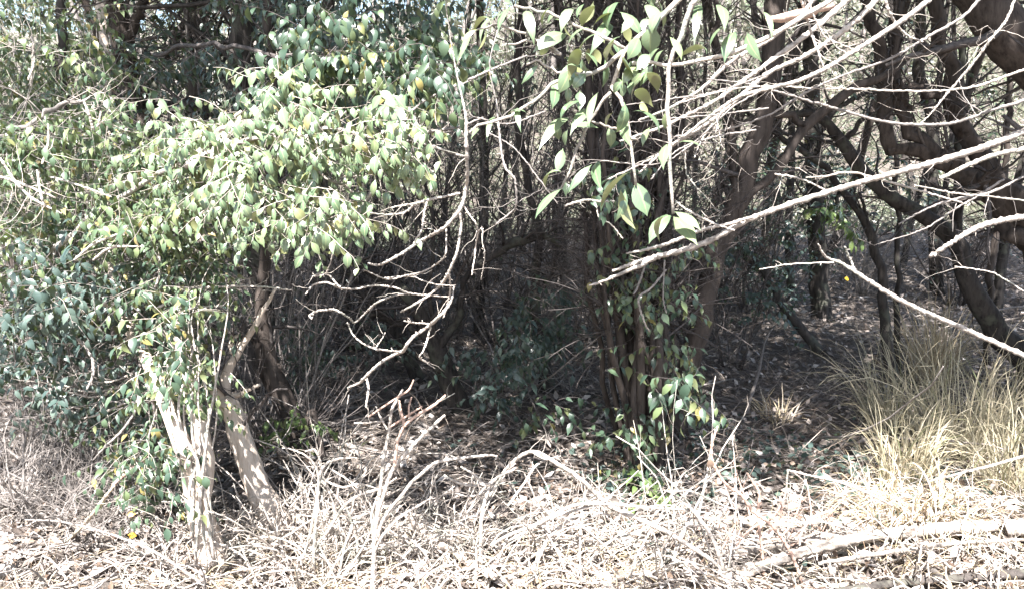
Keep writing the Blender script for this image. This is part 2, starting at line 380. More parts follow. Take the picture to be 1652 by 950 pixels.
# hillside beyond: dry grass and scrub, sunlit
rng = np.random.default_rng(5)
mb = MB(); n = 42000; y = rng.uniform(14, 48, n); x = rng.uniform(-1, 1, n) * (y * .72 + 1)
K = 3; a = rng.uniform(0, 6.28, n); d = nrm(np.stack([np.cos(a) * .6, np.sin(a) * .6, np.ones(n)], 1)); L = rng.uniform(.3, .9, n)
o_ = np.empty((n, K, 3)); o_[:, 0] = np.stack([x, y, gz(x, y)], 1)
for j in range(1, K): d = nrm(d - np.array([0, 0, .45]) + rng.normal(0, .1, (n, 3))); o_[:, j] = o_[:, j - 1] + d * (L / (K - 1))[:, None]
mb.ribbons(o_, .016 * np.ones((n, 1)) * np.linspace(1, .2, K), nrm(np.cross(d, rng.normal(size=(n, 3)))))
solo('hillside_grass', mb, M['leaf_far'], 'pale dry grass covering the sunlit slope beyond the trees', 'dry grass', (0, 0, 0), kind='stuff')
lm = MB(); tm = MB()
nc = 560; cy = rng.uniform(20, 46, nc); cx = rng.uniform(-1, 1, nc) * (cy * .72 + 1)
cz = gz(cx, cy) + rng.uniform(.3, 1, nc) ** 1.3 * 6.0
for i in range(nc):
    k = 95; q = rng.normal(size=(k, 3)) * np.array([1.0, 1.0, .6]) * rng.uniform(.5, 1.1); pos = q + np.array([cx[i], cy[i], max(cz[i], gz(cx[i], cy[i]) + .4)])
    d = nrm(q * .5 + rng.normal(size=(k, 3)) + np.array([0, 0, -.3]))
    lm.leaves(pos, d, nrm(np.array([0, 0, 1.]) + rng.normal(0, .6, (k, 3))), rng.uniform(.14, .26, k), .5, .3, .2, 0)
n = 90; y = rng.uniform(20, 44, n); x = rng.uniform(-1, 1, n) * (y * .72 + 1); K = 6
st = np.stack([x, y, gz(x, y) - .1], 1); d = nrm(np.stack([rng.normal(0, .12, n), rng.normal(0, .12, n), np.ones(n)], 1))
o_ = np.empty((n, K, 3)); o_[:, 0] = st
for j in range(1, K): d = nrm(d + rng.normal(0, .08, (n, 3))); o_[:, j] = o_[:, j - 1] + d * rng.uniform(1.1, 1.5, n)[:, None]
rr_ = rng.uniform(.04, .13, n)[:, None] * np.linspace(1, .5, K); tm.tubes(o_, rr_, 5)
b_, br = grow(o_, rr_, 600, 2.0, rng, 5, t0=.15, rs=.3, rmin=.008); tm.tubes(b_, br, 3)
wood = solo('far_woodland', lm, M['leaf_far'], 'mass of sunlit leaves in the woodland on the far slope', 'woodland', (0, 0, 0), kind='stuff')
part('trunks', tm, M['twig_grey'], wood)

# ------------------------------------------------------------------ generic trees and shrubs
def shade_crown(lm, tm, c, rad, n, rng, size=.13, per=9, L=.7, low=3.9, flat=.45):  # unseen canopy over the thicket, placed and thinned to shade it
    """leafy sprays filling a crown round c, never lower than LOW over the ground"""
    q = nrm(rng.normal(size=(n, 3))) * (rng.uniform(0, 1, (n, 1)) ** .4) * np.array([rad, rad, rad * flat]) + c
    ok = q[:, 2] > low; q = q[ok]; n = len(q)
    if n == 0: return
    K = 5; d = nrm(nrm(q - c) + rng.normal(0, .6, (n, 3)) + np.array([0, 0, -.1])); o = np.empty((n, K, 3)); o[:, 0] = q
    for j in range(1, K): d = nrm(d + rng.normal(0, .15, (n, 3)) - np.array([0, 0, .12])); o[:, j] = o[:, j - 1] + d * L / (K - 1)
    tm.tubes(o, np.full((n, K), .006) * np.linspace(1, .3, K), 3, caps=False)
    leaf_sprays(lm, o, per, size, rng, t0=.1, lod=0, ratio=.55)
def limbs_to(c, rad, top, r, n, rng, low=3.6):
    out = []
    for i in range(n):
        a = rng.uniform(0, 6.28); e = c + np.array([math.cos(a) * rad * .8, math.sin(a) * rad * .8, rng.uniform(-.1, .4) * rad])
        e[2] = max(e[2], low)
        m_ = (top + e) / 2 + rng.normal(0, .15, 3) + np.array([0, 0, .3])
        out.append(resample([top, m_, e], 8))
    return np.array(out), np.tile(r * np.linspace(.6, .15, 8), (n, 1))

def tree(name, label, stems, mat, rng, Y=5, shade_crown_at=None, rad=2.2, nsp=500, cat='tree', group=None, side=0, side_len=.8, leafy=0, leaf=None, sides=10, jit=.08, dw=0.0, wob=.012, low=3.9, size=.13, twig=None, stemname='trunk', names=None, tlen=.3, lsize=.06, tout=.9):
    """stems: traced polylines; the first is the trunk, the others branches or further stems"""
    P0, R0 = path(stems[0], Y, 22, rng, dw, wob)
    def ground_it(Pt, R):                                   # carry a foot down to the ground, with a root flare
        g0 = float(gz(Pt[0, 0], Pt[0, 1]))
        if Pt[0, 2] > g0 - .02:
            d = nrm(Pt[0] - Pt[2]); d[2] = min(d[2], -.6); d = d / -d[2]; h = Pt[0, 2] - g0 + .06
            Pt = np.vstack([Pt[0] + d * h, Pt[0] + d * h * .5, Pt]); R = np.r_[R[0] * 1.35, R[0] * 1.12, R]
        return Pt, R
    P0, R0 = ground_it(P0, R0)
    base = P0[0]; root = thing(name, label, cat, base, group)
    allP = []
    for i, s in enumerate(stems):
        Pt, R = (P0, R0) if i == 0 else path(s, Y, 18, rng, dw, wob * .8)
        if i and names: Pt, R = ground_it(Pt, R)
        b = MB(); b.tubes(Pt, R, sides, jit, rng)
        part((names[i] if names else (stemname if i == 0 else 'branch')), b, mat, root)
        allP.append((Pt[-18:], R[-18:]) if i else (Pt[-22:], R[-22:]))
    tw = MB(); lf = MB()
    for Pt, R in allP:
        if side:
            a_, ar = grow(Pt, R, side, side_len, rng, 7, rs=.28, rmin=.0016, t0=.25, up=.15, out=tout); tw.tubes(a_, ar, 4)
            b_, br = grow(a_, ar, side * 4, side_len * .45, rng, 5, rs=.6, rmin=.001); tw.tubes(b_, br, 3)
            if leafy:
                c_, cr = grow(b_, br, leafy, tlen, rng, 5, rs=.7, rmin=.0008, droop=.08); tw.tubes(c_, cr, 3, caps=False)
                leaf_sprays(lf, c_, 7, lsize, rng)
    part('twigs', tw, twig or M['twig'], root)
    part('foliage', lf, leaf or M['leaf'], root)
    if shade_crown_at is not None:  # crown and limbs added out of view, centre shifted to shade chosen areas
        c = np.array(shade_crown_at, float); cm = MB(); lb = MB()
        top = allP[0][0][-1]; r = allP[0][1][-1]
        ex = resample([top, (top + c) / 2 + rng.normal(0, .1, 3), c], 8); lb.tubes(ex, r * np.linspace(1, .5, 8), 7); part('limb', lb, mat, root)
        l_, lr = limbs_to(c, rad, ex[4], r, 7, rng, low + .2)
        for j in range(7): lb = MB(); lb.tubes(l_[j], np.maximum(lr[j], .006), 5); part('limb', lb, mat, root)
        t2 = MB(); shade_crown(cm, t2, c, rad, nsp, rng, low=low, size=size)
        part('shade_crown', cm, M['leaf'], root); part('shade_crown_twigs', t2, M['twig'], root)
    return root

def shrub(name, label, base, h, spread, rng, nst=9, mid=70, fine=260, leafy=0, mat=None, leaf=None, size=.045, cat='shrub', group=None, r=.008, L1=.6, L2=.35, wob=.09, lean=(0, 0), per=7):
    K = 9; a = rng.uniform(0, 6.28, nst); d = nrm(np.stack([np.cos(a) * spread + lean[0], np.sin(a) * spread + lean[1], np.ones(nst)], 1))
    o = np.empty((nst, K, 3)); o[:, 0] = np.array(base) + np.stack([np.cos(a), np.sin(a), np.zeros(nst)], 1) * rng.uniform(0, .12, nst)[:, None]
    L = h * rng.uniform(.7, 1.15, nst)
    for j in range(1, K): d = nrm(d + rng.normal(0, wob, (nst, 3)) - np.array([0, 0, .05 * spread])); o[:, j] = o[:, j - 1] + d * (L / (K - 1))[:, None]
    R = r * rng.uniform(.6, 1.4, nst)[:, None] * np.linspace(1, .35, K)
    root = thing(name, label, cat, base, group); 
    for j in range(nst): s = MB(); s.tubes(o[j], R[j], 5); part('stem', s, mat or M['twig'], root)
    t = MB(); a_, ar = grow(o, R, mid, L1, rng, 6, rs=.55, rmin=.0016, wob=wob); t.tubes(a_, ar, 3, caps=False)
    b_, br = grow(a_, ar, fine, L2, rng, 5, rs=.6, rmin=.0009, wob=wob * 1.2); t.tubes(b_, br, 3, caps=False)
    part('twigs', t, mat or M['twig'], root)
    if leafy:
        l = MB(); c_, cr = grow(b_, br, leafy, L2 * .8, rng, 5, rs=.7, rmin=.0008, droop=.08)
        leaf_sprays(l, c_, per, size, rng); part('foliage', l, leaf or M['leaf'], root)
    return root
#OBJECTS

# ------------------------------------------------------------------ traced trees of the thicket
R_ = np.random.default_rng
def up_from(px, py, Y):   # crown centre over a place
    p = P(px, py, Y); return p
# pale foreground tree, sunlit, wrapped by vertical climbing stems
t1 = tree('tree', 'forked pale sunlit tree wrapped in upright climbing stems at the forest edge',
     [[(358, 985, 70), (340, 900, 52), (327, 850, 45), (308, 760, 36), (287, 690, 28), (265, 650, 24), (243, 595, 21, 3.3), (215, 540, 19, 3.5), (196, 505, 18, 3.6), (185, 440, 16, 3.8), (180, 330, 15, 4.2), (170, 100, 14, 4.9), (150, -120, 12, 5.2)],
      [(196, 508, 16, 3.6), (178, 492, 15, 3.6), (160, 498, 14, 3.6), (140, 502, 13, 3.6), (122, 492, 11, 3.6), (108, 474, 6, 3.6)],
      [(132, 502, 7, 3.6), (122, 525, 6, 3.6), (125, 545, 5, 3.6), (150, 575, 5, 3.6), (150, 610, 4, 3.6)],
      [(318, 850, 34), (332, 760, 30), (326, 690, 24), (306, 620, 18), (288, 565, 14), (290, 480, 10, 3.4), (330, 380, 8, 3.9)]],
     M['bark_pale'], R_(11), 3.1, shade_crown_at=(-3.9, 2.2, 5.4), rad=1.9, nsp=260, side=5, side_len=.5, stemname='trunk', low=4.3, wob=.004, jit=.05)
r = R_(12)
for i in range(11):
    x0 = 300 + r.uniform(0, 55); x1 = 275 + r.uniform(0, 80)
    yy = 3.0 + r.uniform(-.1, .1); e_ = x1 + r.normal(0, 22); ty = 560 + r.uniform(-110, 40)
    Pt, Rr = path([(x0, 930 - r.uniform(0, 60), 7, yy), ((x0 + x1) / 2 + r.normal(0, 7), 760, 8, yy), (x1 + r.normal(0, 8), 660, 6, yy), (e_, ty, 3, yy + .1), (e_ + r.normal(0, 40), ty - 60, 1, yy + .2)], 3.0, 20, r, 0, .0015)
    b = MB(); b.tubes(Pt, Rr * r.uniform(.4, .8), 6); part('climbing_stem', b, M['twig_pale'], t1)
def leaf_cloud(lm, tm, box, Y, n, rng, size=.055, per=7, L=.22, down=.1, dirx=0.0, lod=1, spread_y=.25, curl=(.3, 1.1), lean=-.45, droop=.5):
    """short leafy twigs filling a region given by two corners seen in the photograph and a distance"""
    nc = max(3, n // 7); k = rng.integers(0, nc, n); cx = rng.uniform(box[0], box[2], nc); cy = rng.uniform(box[1], box[3], nc); cY = Y + rng.normal(0, spread_y, nc)
    sd = 62 / Y; px = cx[k] + rng.normal(0, sd, n); py = cy[k] + rng.normal(0, sd * .75, n); yy = cY[k] + rng.normal(0, .07, n)
    st = np.array([P(a, b_, c_) for a, b_, c_ in zip(px, py, yy)]); K = 5
    d = nrm(rng.normal(size=(n, 3)) * np.array([1, .8, .45]) + np.array([dirx, -.3, -down])); o = np.empty((n, K, 3)); o[:, 0] = st
    for j in range(1, K): d = nrm(d + rng.normal(0, .15, (n, 3)) - np.array([0, 0, .1])); o[:, j] = o[:, j - 1] + d * L / (K - 1)
    tm.tubes(o, np.full((n, K), .0016) * np.linspace(1, .4, K), 3, caps=False)
    leaf_sprays(lm, o, per, size, rng, t0=.05, lod=lod, curl=curl, lean=lean, droop=droop)
r = R_(13); l = MB(); t = MB()
leaf_cloud(l, t, (235, 480, 360, 640), 2.98, 50, r, .05, 6, .16); leaf_cloud(l, t, (200, 680, 270, 800), 3.05, 42, r, .05, 6, .16)
leaf_cloud(l, t, (235, 770, 280, 850), 2.98, 12, r, .05, 6, .14)
part('ivy', l, M['leaf'], t1); part('ivy_stem', t, M['twig_pale'], t1)

t2 = tree('tree', 'short pale leaning trunk with a broken forked top, half in sun beside the forked tree',
     [[(470, 890, 50, 3.4), (440, 830, 46, 3.45), (415, 785, 41, 3.5), (398, 735, 38, 3.5), (380, 680, 36, 3.5), (365, 640, 33, 3.5)],
      [(362, 645, 26, 3.5), (368, 600, 16, 3.5), (385, 565, 12, 3.5), (408, 530, 10, 3.5), (428, 495, 7, 3.5), (445, 465, 4, 3.5)],
      [(366, 650, 26, 3.5), (340, 615, 22, 3.5), (312, 598, 12, 3.5), (296, 585, 6, 3.5)],
      [(372, 640, 10, 3.5), (395, 632, 7, 3.5), (420, 620, 5, 3.5)],
      [(385, 575, 8, 3.5), (372, 560, 7, 3.5), (378, 545, 6, 3.5), (390, 538, 4, 3.5)]],
     M['bark_pale'], R_(21), 3.5, side=3, side_len=.4, wob=.004, jit=.05)
r = R_(22); l = MB(); t = MB(); leaf_cloud(l, t, (300, 600, 380, 660), 3.4, 22, r, .05, 6, .14); part('foliage', l, M['leaf_bright'], t2)

t3 = tree('tree', 'grey brown shaded trunk behind the pale leaning trunk, with a bright green vine',
     [[(505, 830, 34), (486, 740, 36), (470, 680, 36), (456, 640, 38), (440, 600, 38), (428, 560, 32), (424, 480, 22), (432, 380, 16), (440, 200, 14), (430, -60, 14)],
      [(450, 600, 14), (420, 560, 8), (385, 540, 5), (350, 545, 3)],
      [(500, 740, 12), (498, 680, 11), (505, 660, 9)]],
     M['bark_brown'], R_(31), 4.5, shade_crown_at=(-.95, 3.5, 5.4), rad=1.95, nsp=900, side=16, side_len=.6, low=4.3)
r = R_(32); l = MB(); t = MB()
leaf_cloud(l, t, (445, 640, 500, 710), 4.3, 14, r, .07, 6, .2); leaf_cloud(l, t, (455, 770, 490, 830), 4.25, 6, r, .06, 6, .15)
v_ = solo('vine', l, M['vine'], 'bright yellow green vine leaves on the grey brown shaded trunk', 'vine', tuple(P(480, 760, 4.3)))
part('vine_stem', t, M['twig'], v_)

b = MB(); Pt, Rr = path([(520, 745, 16), (513, 705, 13), (505, 662, 10)], 4.2, 8, R_(33), 0, .004); b.tubes(Pt, Rr, 8, .15, R_(34))
Pt, Rr = path([(515, 840, 20), (518, 790, 18), (520, 745, 16)], 4.2, 6); b.tubes(Pt, Rr, 8, .15, R_(35))
solo('stump', b, M['bark_brown'], 'thin reddish broken stump standing near the vine covered trunk', 'stump', tuple(Pt[0]))

tree('tree', 'rough grey trunk rising over the leafy bush, with a crooked side branch',
     [[(262, 640, 44), (250, 420, 40), (238, 250, 38), (222, 180, 36), (208, 120, 32), (196, 60, 34), (180, 0, 36), (165, -120, 36)],
      [(236, 140, 14), (205, 138, 13), (180, 120, 11), (150, 107, 7)],
      [(235, 140, 12), (234, 170, 9), (232, 190, 6)], [(205, 70, 16), (230, 0, 14), (260, -100, 10)]],
     M['bark_brown'], R_(41), 6.2, shade_crown_at=(-3.4, 6.4, 5.6), rad=2.6, nsp=620, side=20, side_len=1.0, leafy=60, low=4.4, leaf=M['leaf_blue'], lsize=.09)
tree('tree', 'dark trunk behind the sunlit bough, splitting into two near the top edge',
     [[(335, 600, 36), (325, 400, 34), (318, 200, 32), (318, 90, 34), (312, 20, 28), (300, -100, 26)], [(318, 80, 22), (328, 20, 20), (345, -80, 18)],
      [(322, 100, 12), (345, 95, 10), (385, 70, 8), (420, 20, 6)]],
     M['bark'], R_(51), 8.0, shade_crown_at=(-3.2, 9.2, 6.2), rad=2.8, nsp=600, side=24, side_len=1.3, leafy=60, low=4.6, leaf=M['leaf_blue'], lsize=.09)
tree('tree', 'thick dark trunk in the gloom under the sunlit bough',
     [[(425, 640, 50), (415, 560, 46), (412, 470, 44), (405, 400, 42), (398, 300, 38), (390, 120, 34), (392, -80, 34)],
      [(408, 440, 16), (380, 432, 14), (350, 436, 11), (325, 455, 7)], [(405, 350, 14), (440, 300, 10), (470, 230, 8)]],
     M['bark'], R_(61), 6.0, shade_crown_at=(-1.9, 7.2, 5.8), rad=2.5, nsp=600, side=34, side_len=1.0, low=4.4)
tree('tree', 'dark leaning trunk in deep shade, its foot behind the cut bush',
     [[(752, 690, 42), (735, 640, 36), (715, 590, 34), (695, 540, 28), (672, 500, 24), (640, 465, 20), (590, 430, 18), (540, 400, 14), (480, 300, 12), (460, 180, 12)],
      [(705, 565, 16), (738, 520, 12), (745, 470, 11), (760, 440, 10), (800, 410, 14), (835, 390, 16), (880, 380, 13), (905, 398, 8)],
      [(690, 540, 16), (640, 520, 12), (585, 505, 8), (540, 500, 5)], [(715, 590, 10), (690, 470, 8), (700, 380, 6), (680, 250, 5)]],
     M['bark'], R_(71), 5.4, shade_crown_at=(-.3, 6.3, 5.6), rad=2.4, nsp=330, side=20, side_len=.8, low=4.4)
tree('tree', 'thin black trunk crossing behind the hanging bare branch, slanting to the ground',
     [[(690, 660, 28), (668, 600, 24), (640, 545, 20), (615, 500, 16), (560, 430, 13), (520, 330, 12), (530, 180, 12), (540, -40, 12)],
      [(650, 560, 10), (600, 540, 8), (560, 560, 6)]],
     M['bark'], R_(81), 6.2, shade_crown_at=(-1.2, 9.5, 6.2), rad=2.6, nsp=300, side=20, side_len=.8, low=4.6)
tree('tree', 'slim crooked trunk with a leafy tuft beside the multi-stemmed clump',
     [[(888, 650, 30), (880, 600, 26), (872, 550, 22), (864, 500, 18), (862, 440, 15), (870, 380, 13), (850, 300, 12), (835, 180, 12), (845, 20, 12), (850, -100, 12)],
      [(870, 540, 10), (840, 500, 8), (810, 490, 6)], [(864, 480, 9), (890, 440, 7), (900, 400, 5)]],
     M['bark'], R_(91), 5.8, shade_crown_at=(.6, 6.9, 5.8), rad=2.4, nsp=420, side=24, side_len=.8, low=4.5)

# central clump of many stems: real stems, each a part
stems = []; r = R_(101)
cs = [(1032, 765, 24, 1010, 560, 20, 985, 350, 22, 960, 120), (1048, 770, 22, 1035, 560, 18, 1030, 380, 18, 1040, 100), (1062, 765, 24, 1070, 600, 18, 1075, 430, 16, 1060, 60),
      (1022, 755, 18, 1000, 590, 16, 975, 420, 18, 930, 160), (1040, 780, 14, 1022, 640, 14, 1000, 470, 13, 1000, 150), (1030, 770, 12, 1022, 600, 11, 1015, 330, 11, 985, 20),
      (1055, 765, 14, 1052, 650, 12, 1040, 500, 11, 1075, 220), (1015, 745, 14, 1005, 650, 13, 975, 560, 12, 962, 470), (1068, 755, 12, 1078, 640, 11, 1082, 540, 10, 1095, 300),
      (1025, 765, 11, 1012, 690, 10, 992, 560, 10, 965, 250), (1046, 765, 16, 1040, 700, 15, 1024, 480, 14, 1010, 200), (1036, 775, 11, 1030, 690, 10, 1045, 450, 9, 1110, 180),
      (1020, 750, 11, 990, 600, 9, 950, 480, 8, 945, 300), (1060, 770, 12, 1066, 700, 11, 1055, 560, 10, 1020, 300), (1034, 770, 10, 1046, 600, 9, 990, 420, 9, 950, 60), (1050, 772, 9, 1060, 640, 9, 1035, 520, 8, 1000, 330)]
q_ = lambda v: 1038 + (v - 1038) * .82
for c_ in cs:
    c_ = (q_(c_[0]), c_[1], c_[2], q_(c_[3]), c_[4], c_[5], q_(c_[6]), c_[7], c_[8], q_(c_[9]), c_[10])
    Y = 4.25 + r.uniform(-.12, .16)
    stems.append([(c_[0], c_[1], c_[2] * 1.05, Y), (c_[3], c_[4], c_[5] * .95, Y + r.uniform(-.1, .1)), (c_[6], c_[7], c_[8], Y + r.uniform(-.15, .2)), (c_[9], c_[10], c_[8] * .7, Y + r.uniform(-.2, .5)),
                  (c_[9] + r.normal(0, 22), -80, c_[8] * .5, Y + r.uniform(-.2, .7))])
for k in range(18):
    Y = 4.35 + r.uniform(-.1, .25); x0 = r.uniform(1005, 1072); x1 = x0 + r.normal(-6, 15); x2 = x1 + r.normal(-4, 14); w_ = r.uniform(6, 13)
    stems.append([(x0, 765, w_ * 1.2, Y), (x1, 580, w_, Y + .05), (x2, 380, w_ * .85, Y + .1), (x2 + r.normal(0, 30), 150, w_ * .6, Y + .3), (x2 + r.normal(0, 60), -80, w_ * .4, Y + .5)])
t9 = tree('tree', 'clump of many slender dark stems wrapped with climbing leaves, standing mid view', stems, M['bark_brown'], R_(102), 4.2, shade_crown_at=(.5, 3.0, 5.3), rad=1.85, nsp=1100, side=22, side_len=.7,
     names=['trunk'] + ['stem'] * 33, jit=.14, sides=9, low=4.2, wob=.015)
r = R_(103); l = MB(); t = MB()
leaf_cloud(l, t, (1010, 430, 1110, 560), 4.1, 30, r, .065, 6, .2); leaf_cloud(l, t, (1010, 560, 1110, 680), 4.05, 26, r, .065, 6, .2)
leaf_cloud(l, t, (975, 250, 1100, 450), 4.1, 40, r, .06, 6, .2); leaf_cloud(l, t, (985, 450, 1090, 620), 4.0, 34, r, .06, 6, .2); leaf_cloud(l, t, (985, 690, 1080, 765), 4.0, 30, r, .07, 6, .18); leaf_cloud(l, t, (1080, 620, 1150, 680), 4.1, 12, r, .08, 5, .2)
leaf_cloud(l, t, (880, 560, 960, 680), 4.4, 10, r, .08, 5, .22)
part('ivy', l, M['leaf'], t9); part('ivy_stem', t, M['twig'], t9)
r = R_(104); l = MB(); t = MB(); leaf_cloud(l, t, (1000, 775, 1060, 800), 3.75, 12, r, .065, 6, .14)
s_ = thing('seedling', 'small bright green seedling at the foot of the multi-stemmed clump', 'seedling', P(1030, 810, 3.75)); part('foliage', l, M['vine'], s_); part('foliage_twigs', t, M['twig'], s_)

tree('tree', 'thick leaning reddish trunk close beside the multi-stemmed clump',
     [[(1080, 745, 46), (1092, 690, 38), (1104, 630, 35), (1119, 570, 35), (1133, 510, 38), (1150, 430, 36), (1170, 370, 34), (1190, 320, 32), (1215, 250, 34), (1232, 190, 32), (1238, 120, 34), (1250, 40, 34), (1262, -80, 32)],
      [(1150, 430, 20), (1180, 360, 17), (1225, 300, 15), (1262, 260, 15), (1300, 205, 17), (1340, 172, 17), (1385, 142, 15), (1425, 122, 12), (1460, 100, 8)],
      [(1300, 205, 12), (1262, 184, 10), (1225, 192, 8), (1190, 200, 5)],
      [(1190, 325, 14), (1180, 220, 12), (1165, 100, 10), (1150, -30, 8)], [(1130, 520, 12), (1100, 470, 10), (1085, 400, 9)]],
     M['bark_brown'], R_(111), 4.7, shade_crown_at=(2.9, 4.4, 5.4), rad=2.6, nsp=620, side=9, side_len=.8, low=4.4, jit=.1)
tree('tree', 'straight dark trunk standing alone on the open litter slope',
     [[(1326, 512, 34), (1322, 440, 30), (1318, 360, 28), (1312, 250, 26), (1312, 150, 24), (1308, 40, 24), (1305, -80, 22)],
      [(1322, 365, 10), (1345, 340, 7), (1352, 310, 5)], [(1312, 240, 12), (1345, 180, 9), (1400, 150, 6)]],
     M['bark'], R_(121), 8.2, shade_crown_at=(3.3, 8.0, 6.0), rad=2.7, nsp=400, side=14, side_len=1.0, leafy=24, leaf=M['leaf_blue'], lsize=.09, low=4.6)
r = R_(122); l = MB(); t = MB(); leaf_cloud(l, t, (1326, 335, 1360, 375), 7.6, 14, r, .11, 6, .25)
v_ = solo('vine', l, M['vine'], 'small yellow green leaf spray on the straight dark trunk', 'vine', tuple(P(1340, 360, 7.6))); part('vine_stem', t, M['twig'], v_)
tree('tree', 'thin black crooked sapling with a forked foot, in front of the leaf litter slope',
     [[(1442, 610, 20), (1432, 540, 17), (1425, 480, 15), (1415, 420, 15), (1400, 375, 14), (1380, 335, 12), (1352, 300, 11), (1320, 265, 10), (1270, 230, 9), (1230, 200, 7), (1180, 170, 5)],
      [(1410, 400, 8), (1398, 350, 6), (1385, 310, 4)]], M['bark'], R_(131), 6.0, side=10, side_len=.5)
tree('tree', 'pole-thin upright stem just beyond the crooked sapling',
     [[(1449, 600, 10), (1448, 500, 10), (1447, 400, 9), (1449, 330, 9), (1443, 240, 8), (1438, 60, 8), (1440, -60, 7)]], M['bark'], R_(141), 6.4, side=10, side_len=.6)
tree('tree', 'mossy dark trunk curving over in a long arch above the litter slope',
     [[(1690, 640, 58), (1650, 575, 44), (1612, 540, 38), (1578, 490, 34), (1560, 450, 31), (1552, 415, 28), (1540, 385, 28), (1500, 352, 24), (1450, 325, 22), (1412, 300, 22), (1385, 265, 21), (1365, 235, 19), (1345, 205, 16), (1325, 190, 14), (1290, 184, 11), (1240, 178, 8)],
      [(1545, 390, 14), (1548, 300, 12), (1550, 200, 11), (1555, 60, 10)], [(1360, 230, 9), (1400, 190, 7), (1460, 180, 5)]],
     M['bark'], R_(151), 5.5, shade_crown_at=(4.6, 6.8, 5.6), rad=2.3, nsp=450, side=8, side_len=.7, low=4.4)
tree('tree', 'massive twisted trunk with peeling brown bark splitting into several crooked limbs',
     [[(1820, 640, 120), (1745, 480, 105), (1690, 400, 72), (1640, 335, 54), (1600, 280, 40), (1568, 235, 30), (1545, 180, 27), (1530, 120, 24), (1518, 60, 22), (1508, 0, 22), (1500, -100, 22)],
      [(1650, 345, 46), (1590, 305, 34), (1540, 272, 28), (1495, 250, 24), (1462, 240, 20), (1432, 245, 15)],
      [(1440, 246, 20), (1428, 200, 20), (1428, 140, 22), (1420, 90, 19), (1404, 40, 17), (1395, -60, 16)],
      [(1530, 268, 25), (1490, 232, 21), (1462, 205, 19), (1446, 150, 17), (1442, 90, 14), (1450, 0, 15), (1455, -80, 14)],
      [(1475, 225, 14), (1465, 180, 13), (1448, 120, 12), (1440, 60, 10)],
      [(1555, 215, 20), (1530, 165, 14), (1490, 145, 12), (1450, 135, 10)],
      [(1690, 400, 40), (1640, 380, 28), (1610, 330, 22), (1598, 280, 18)]],
     M['bark_brown'], R_(161), 5.0, shade_crown_at=(4.6, 5.0, 5.4), rad=2.5, nsp=450, side=9, side_len=.6, low=4.3, jit=.16, sides=14, wob=.02)
tree('tree', 'very thick smooth dark bough slanting through the top corner of the view',
     [[(2050, 640, 120), (1900, 420, 105), (1790, 250, 92), (1700, 130, 84), (1640, 60, 76), (1585, 5, 68), (1530, -60, 60), (1490, -120, 54)], [(1760, 215, 34), (1740, 120, 28), (1720, -40, 24)]],
     M['bark_brown'], R_(171), 4.2, shade_crown_at=(3.4, 2.7, 5.3), rad=1.9, nsp=600, side=10, side_len=.7, low=4.4, sides=16)
tree('tree', 'thin dark bending trunk seen through the gap above the arching mossy trunk',
     [[(1505, 330, 16), (1507, 260, 16), (1505, 200, 17), (1492, 150, 17), (1480, 110, 18), (1486, 60, 14), (1478, -60, 13)]], M['bark'], R_(181), 9.5, shade_crown_at=(4.9, 10.2, 6.6), rad=2.4, nsp=250, side=8, side_len=1.0, low=4.8)
tree('tree', 'slender trunk with a sun patch, slanting beside the arching mossy trunk',
     [[(1592, 545, 11), (1596, 480, 11), (1603, 400, 12), (1615, 350, 12), (1622, 280, 10), (1630, 120, 9)]], M['bark_brown'], R_(191), 6.6, side=6, side_len=.5)
tree('tree', 'stout dark stem slanting low between the leaning trunk and the straight trunk',
     [[(1262, 492, 14), (1240, 455, 12), (1212, 420, 10), (1185, 395, 7)]], M['bark'], R_(195), 7.0, side=6, side_len=.5)
tree('tree', 'gnarled shaded trunk at the far edge behind the grey twig tangle',
     [[(150, 760, 38), (165, 700, 34), (175, 650, 30), (160, 600, 28), (150, 540, 24), (120, 420, 20), (100, 200, 16), (95, -60, 14)],
      [(165, 620, 28), (120, 612, 22), (60, 600, 18), (10, 595, 15), (-60, 585, 12)], [(170, 640, 12), (205, 600, 9), (245, 590, 6)]],
     M['bark'], R_(201), 4.6, shade_crown_at=(-3.4, 4.3, 5.3), rad=2.5, nsp=700, side=12, side_len=.6, low=4.3)

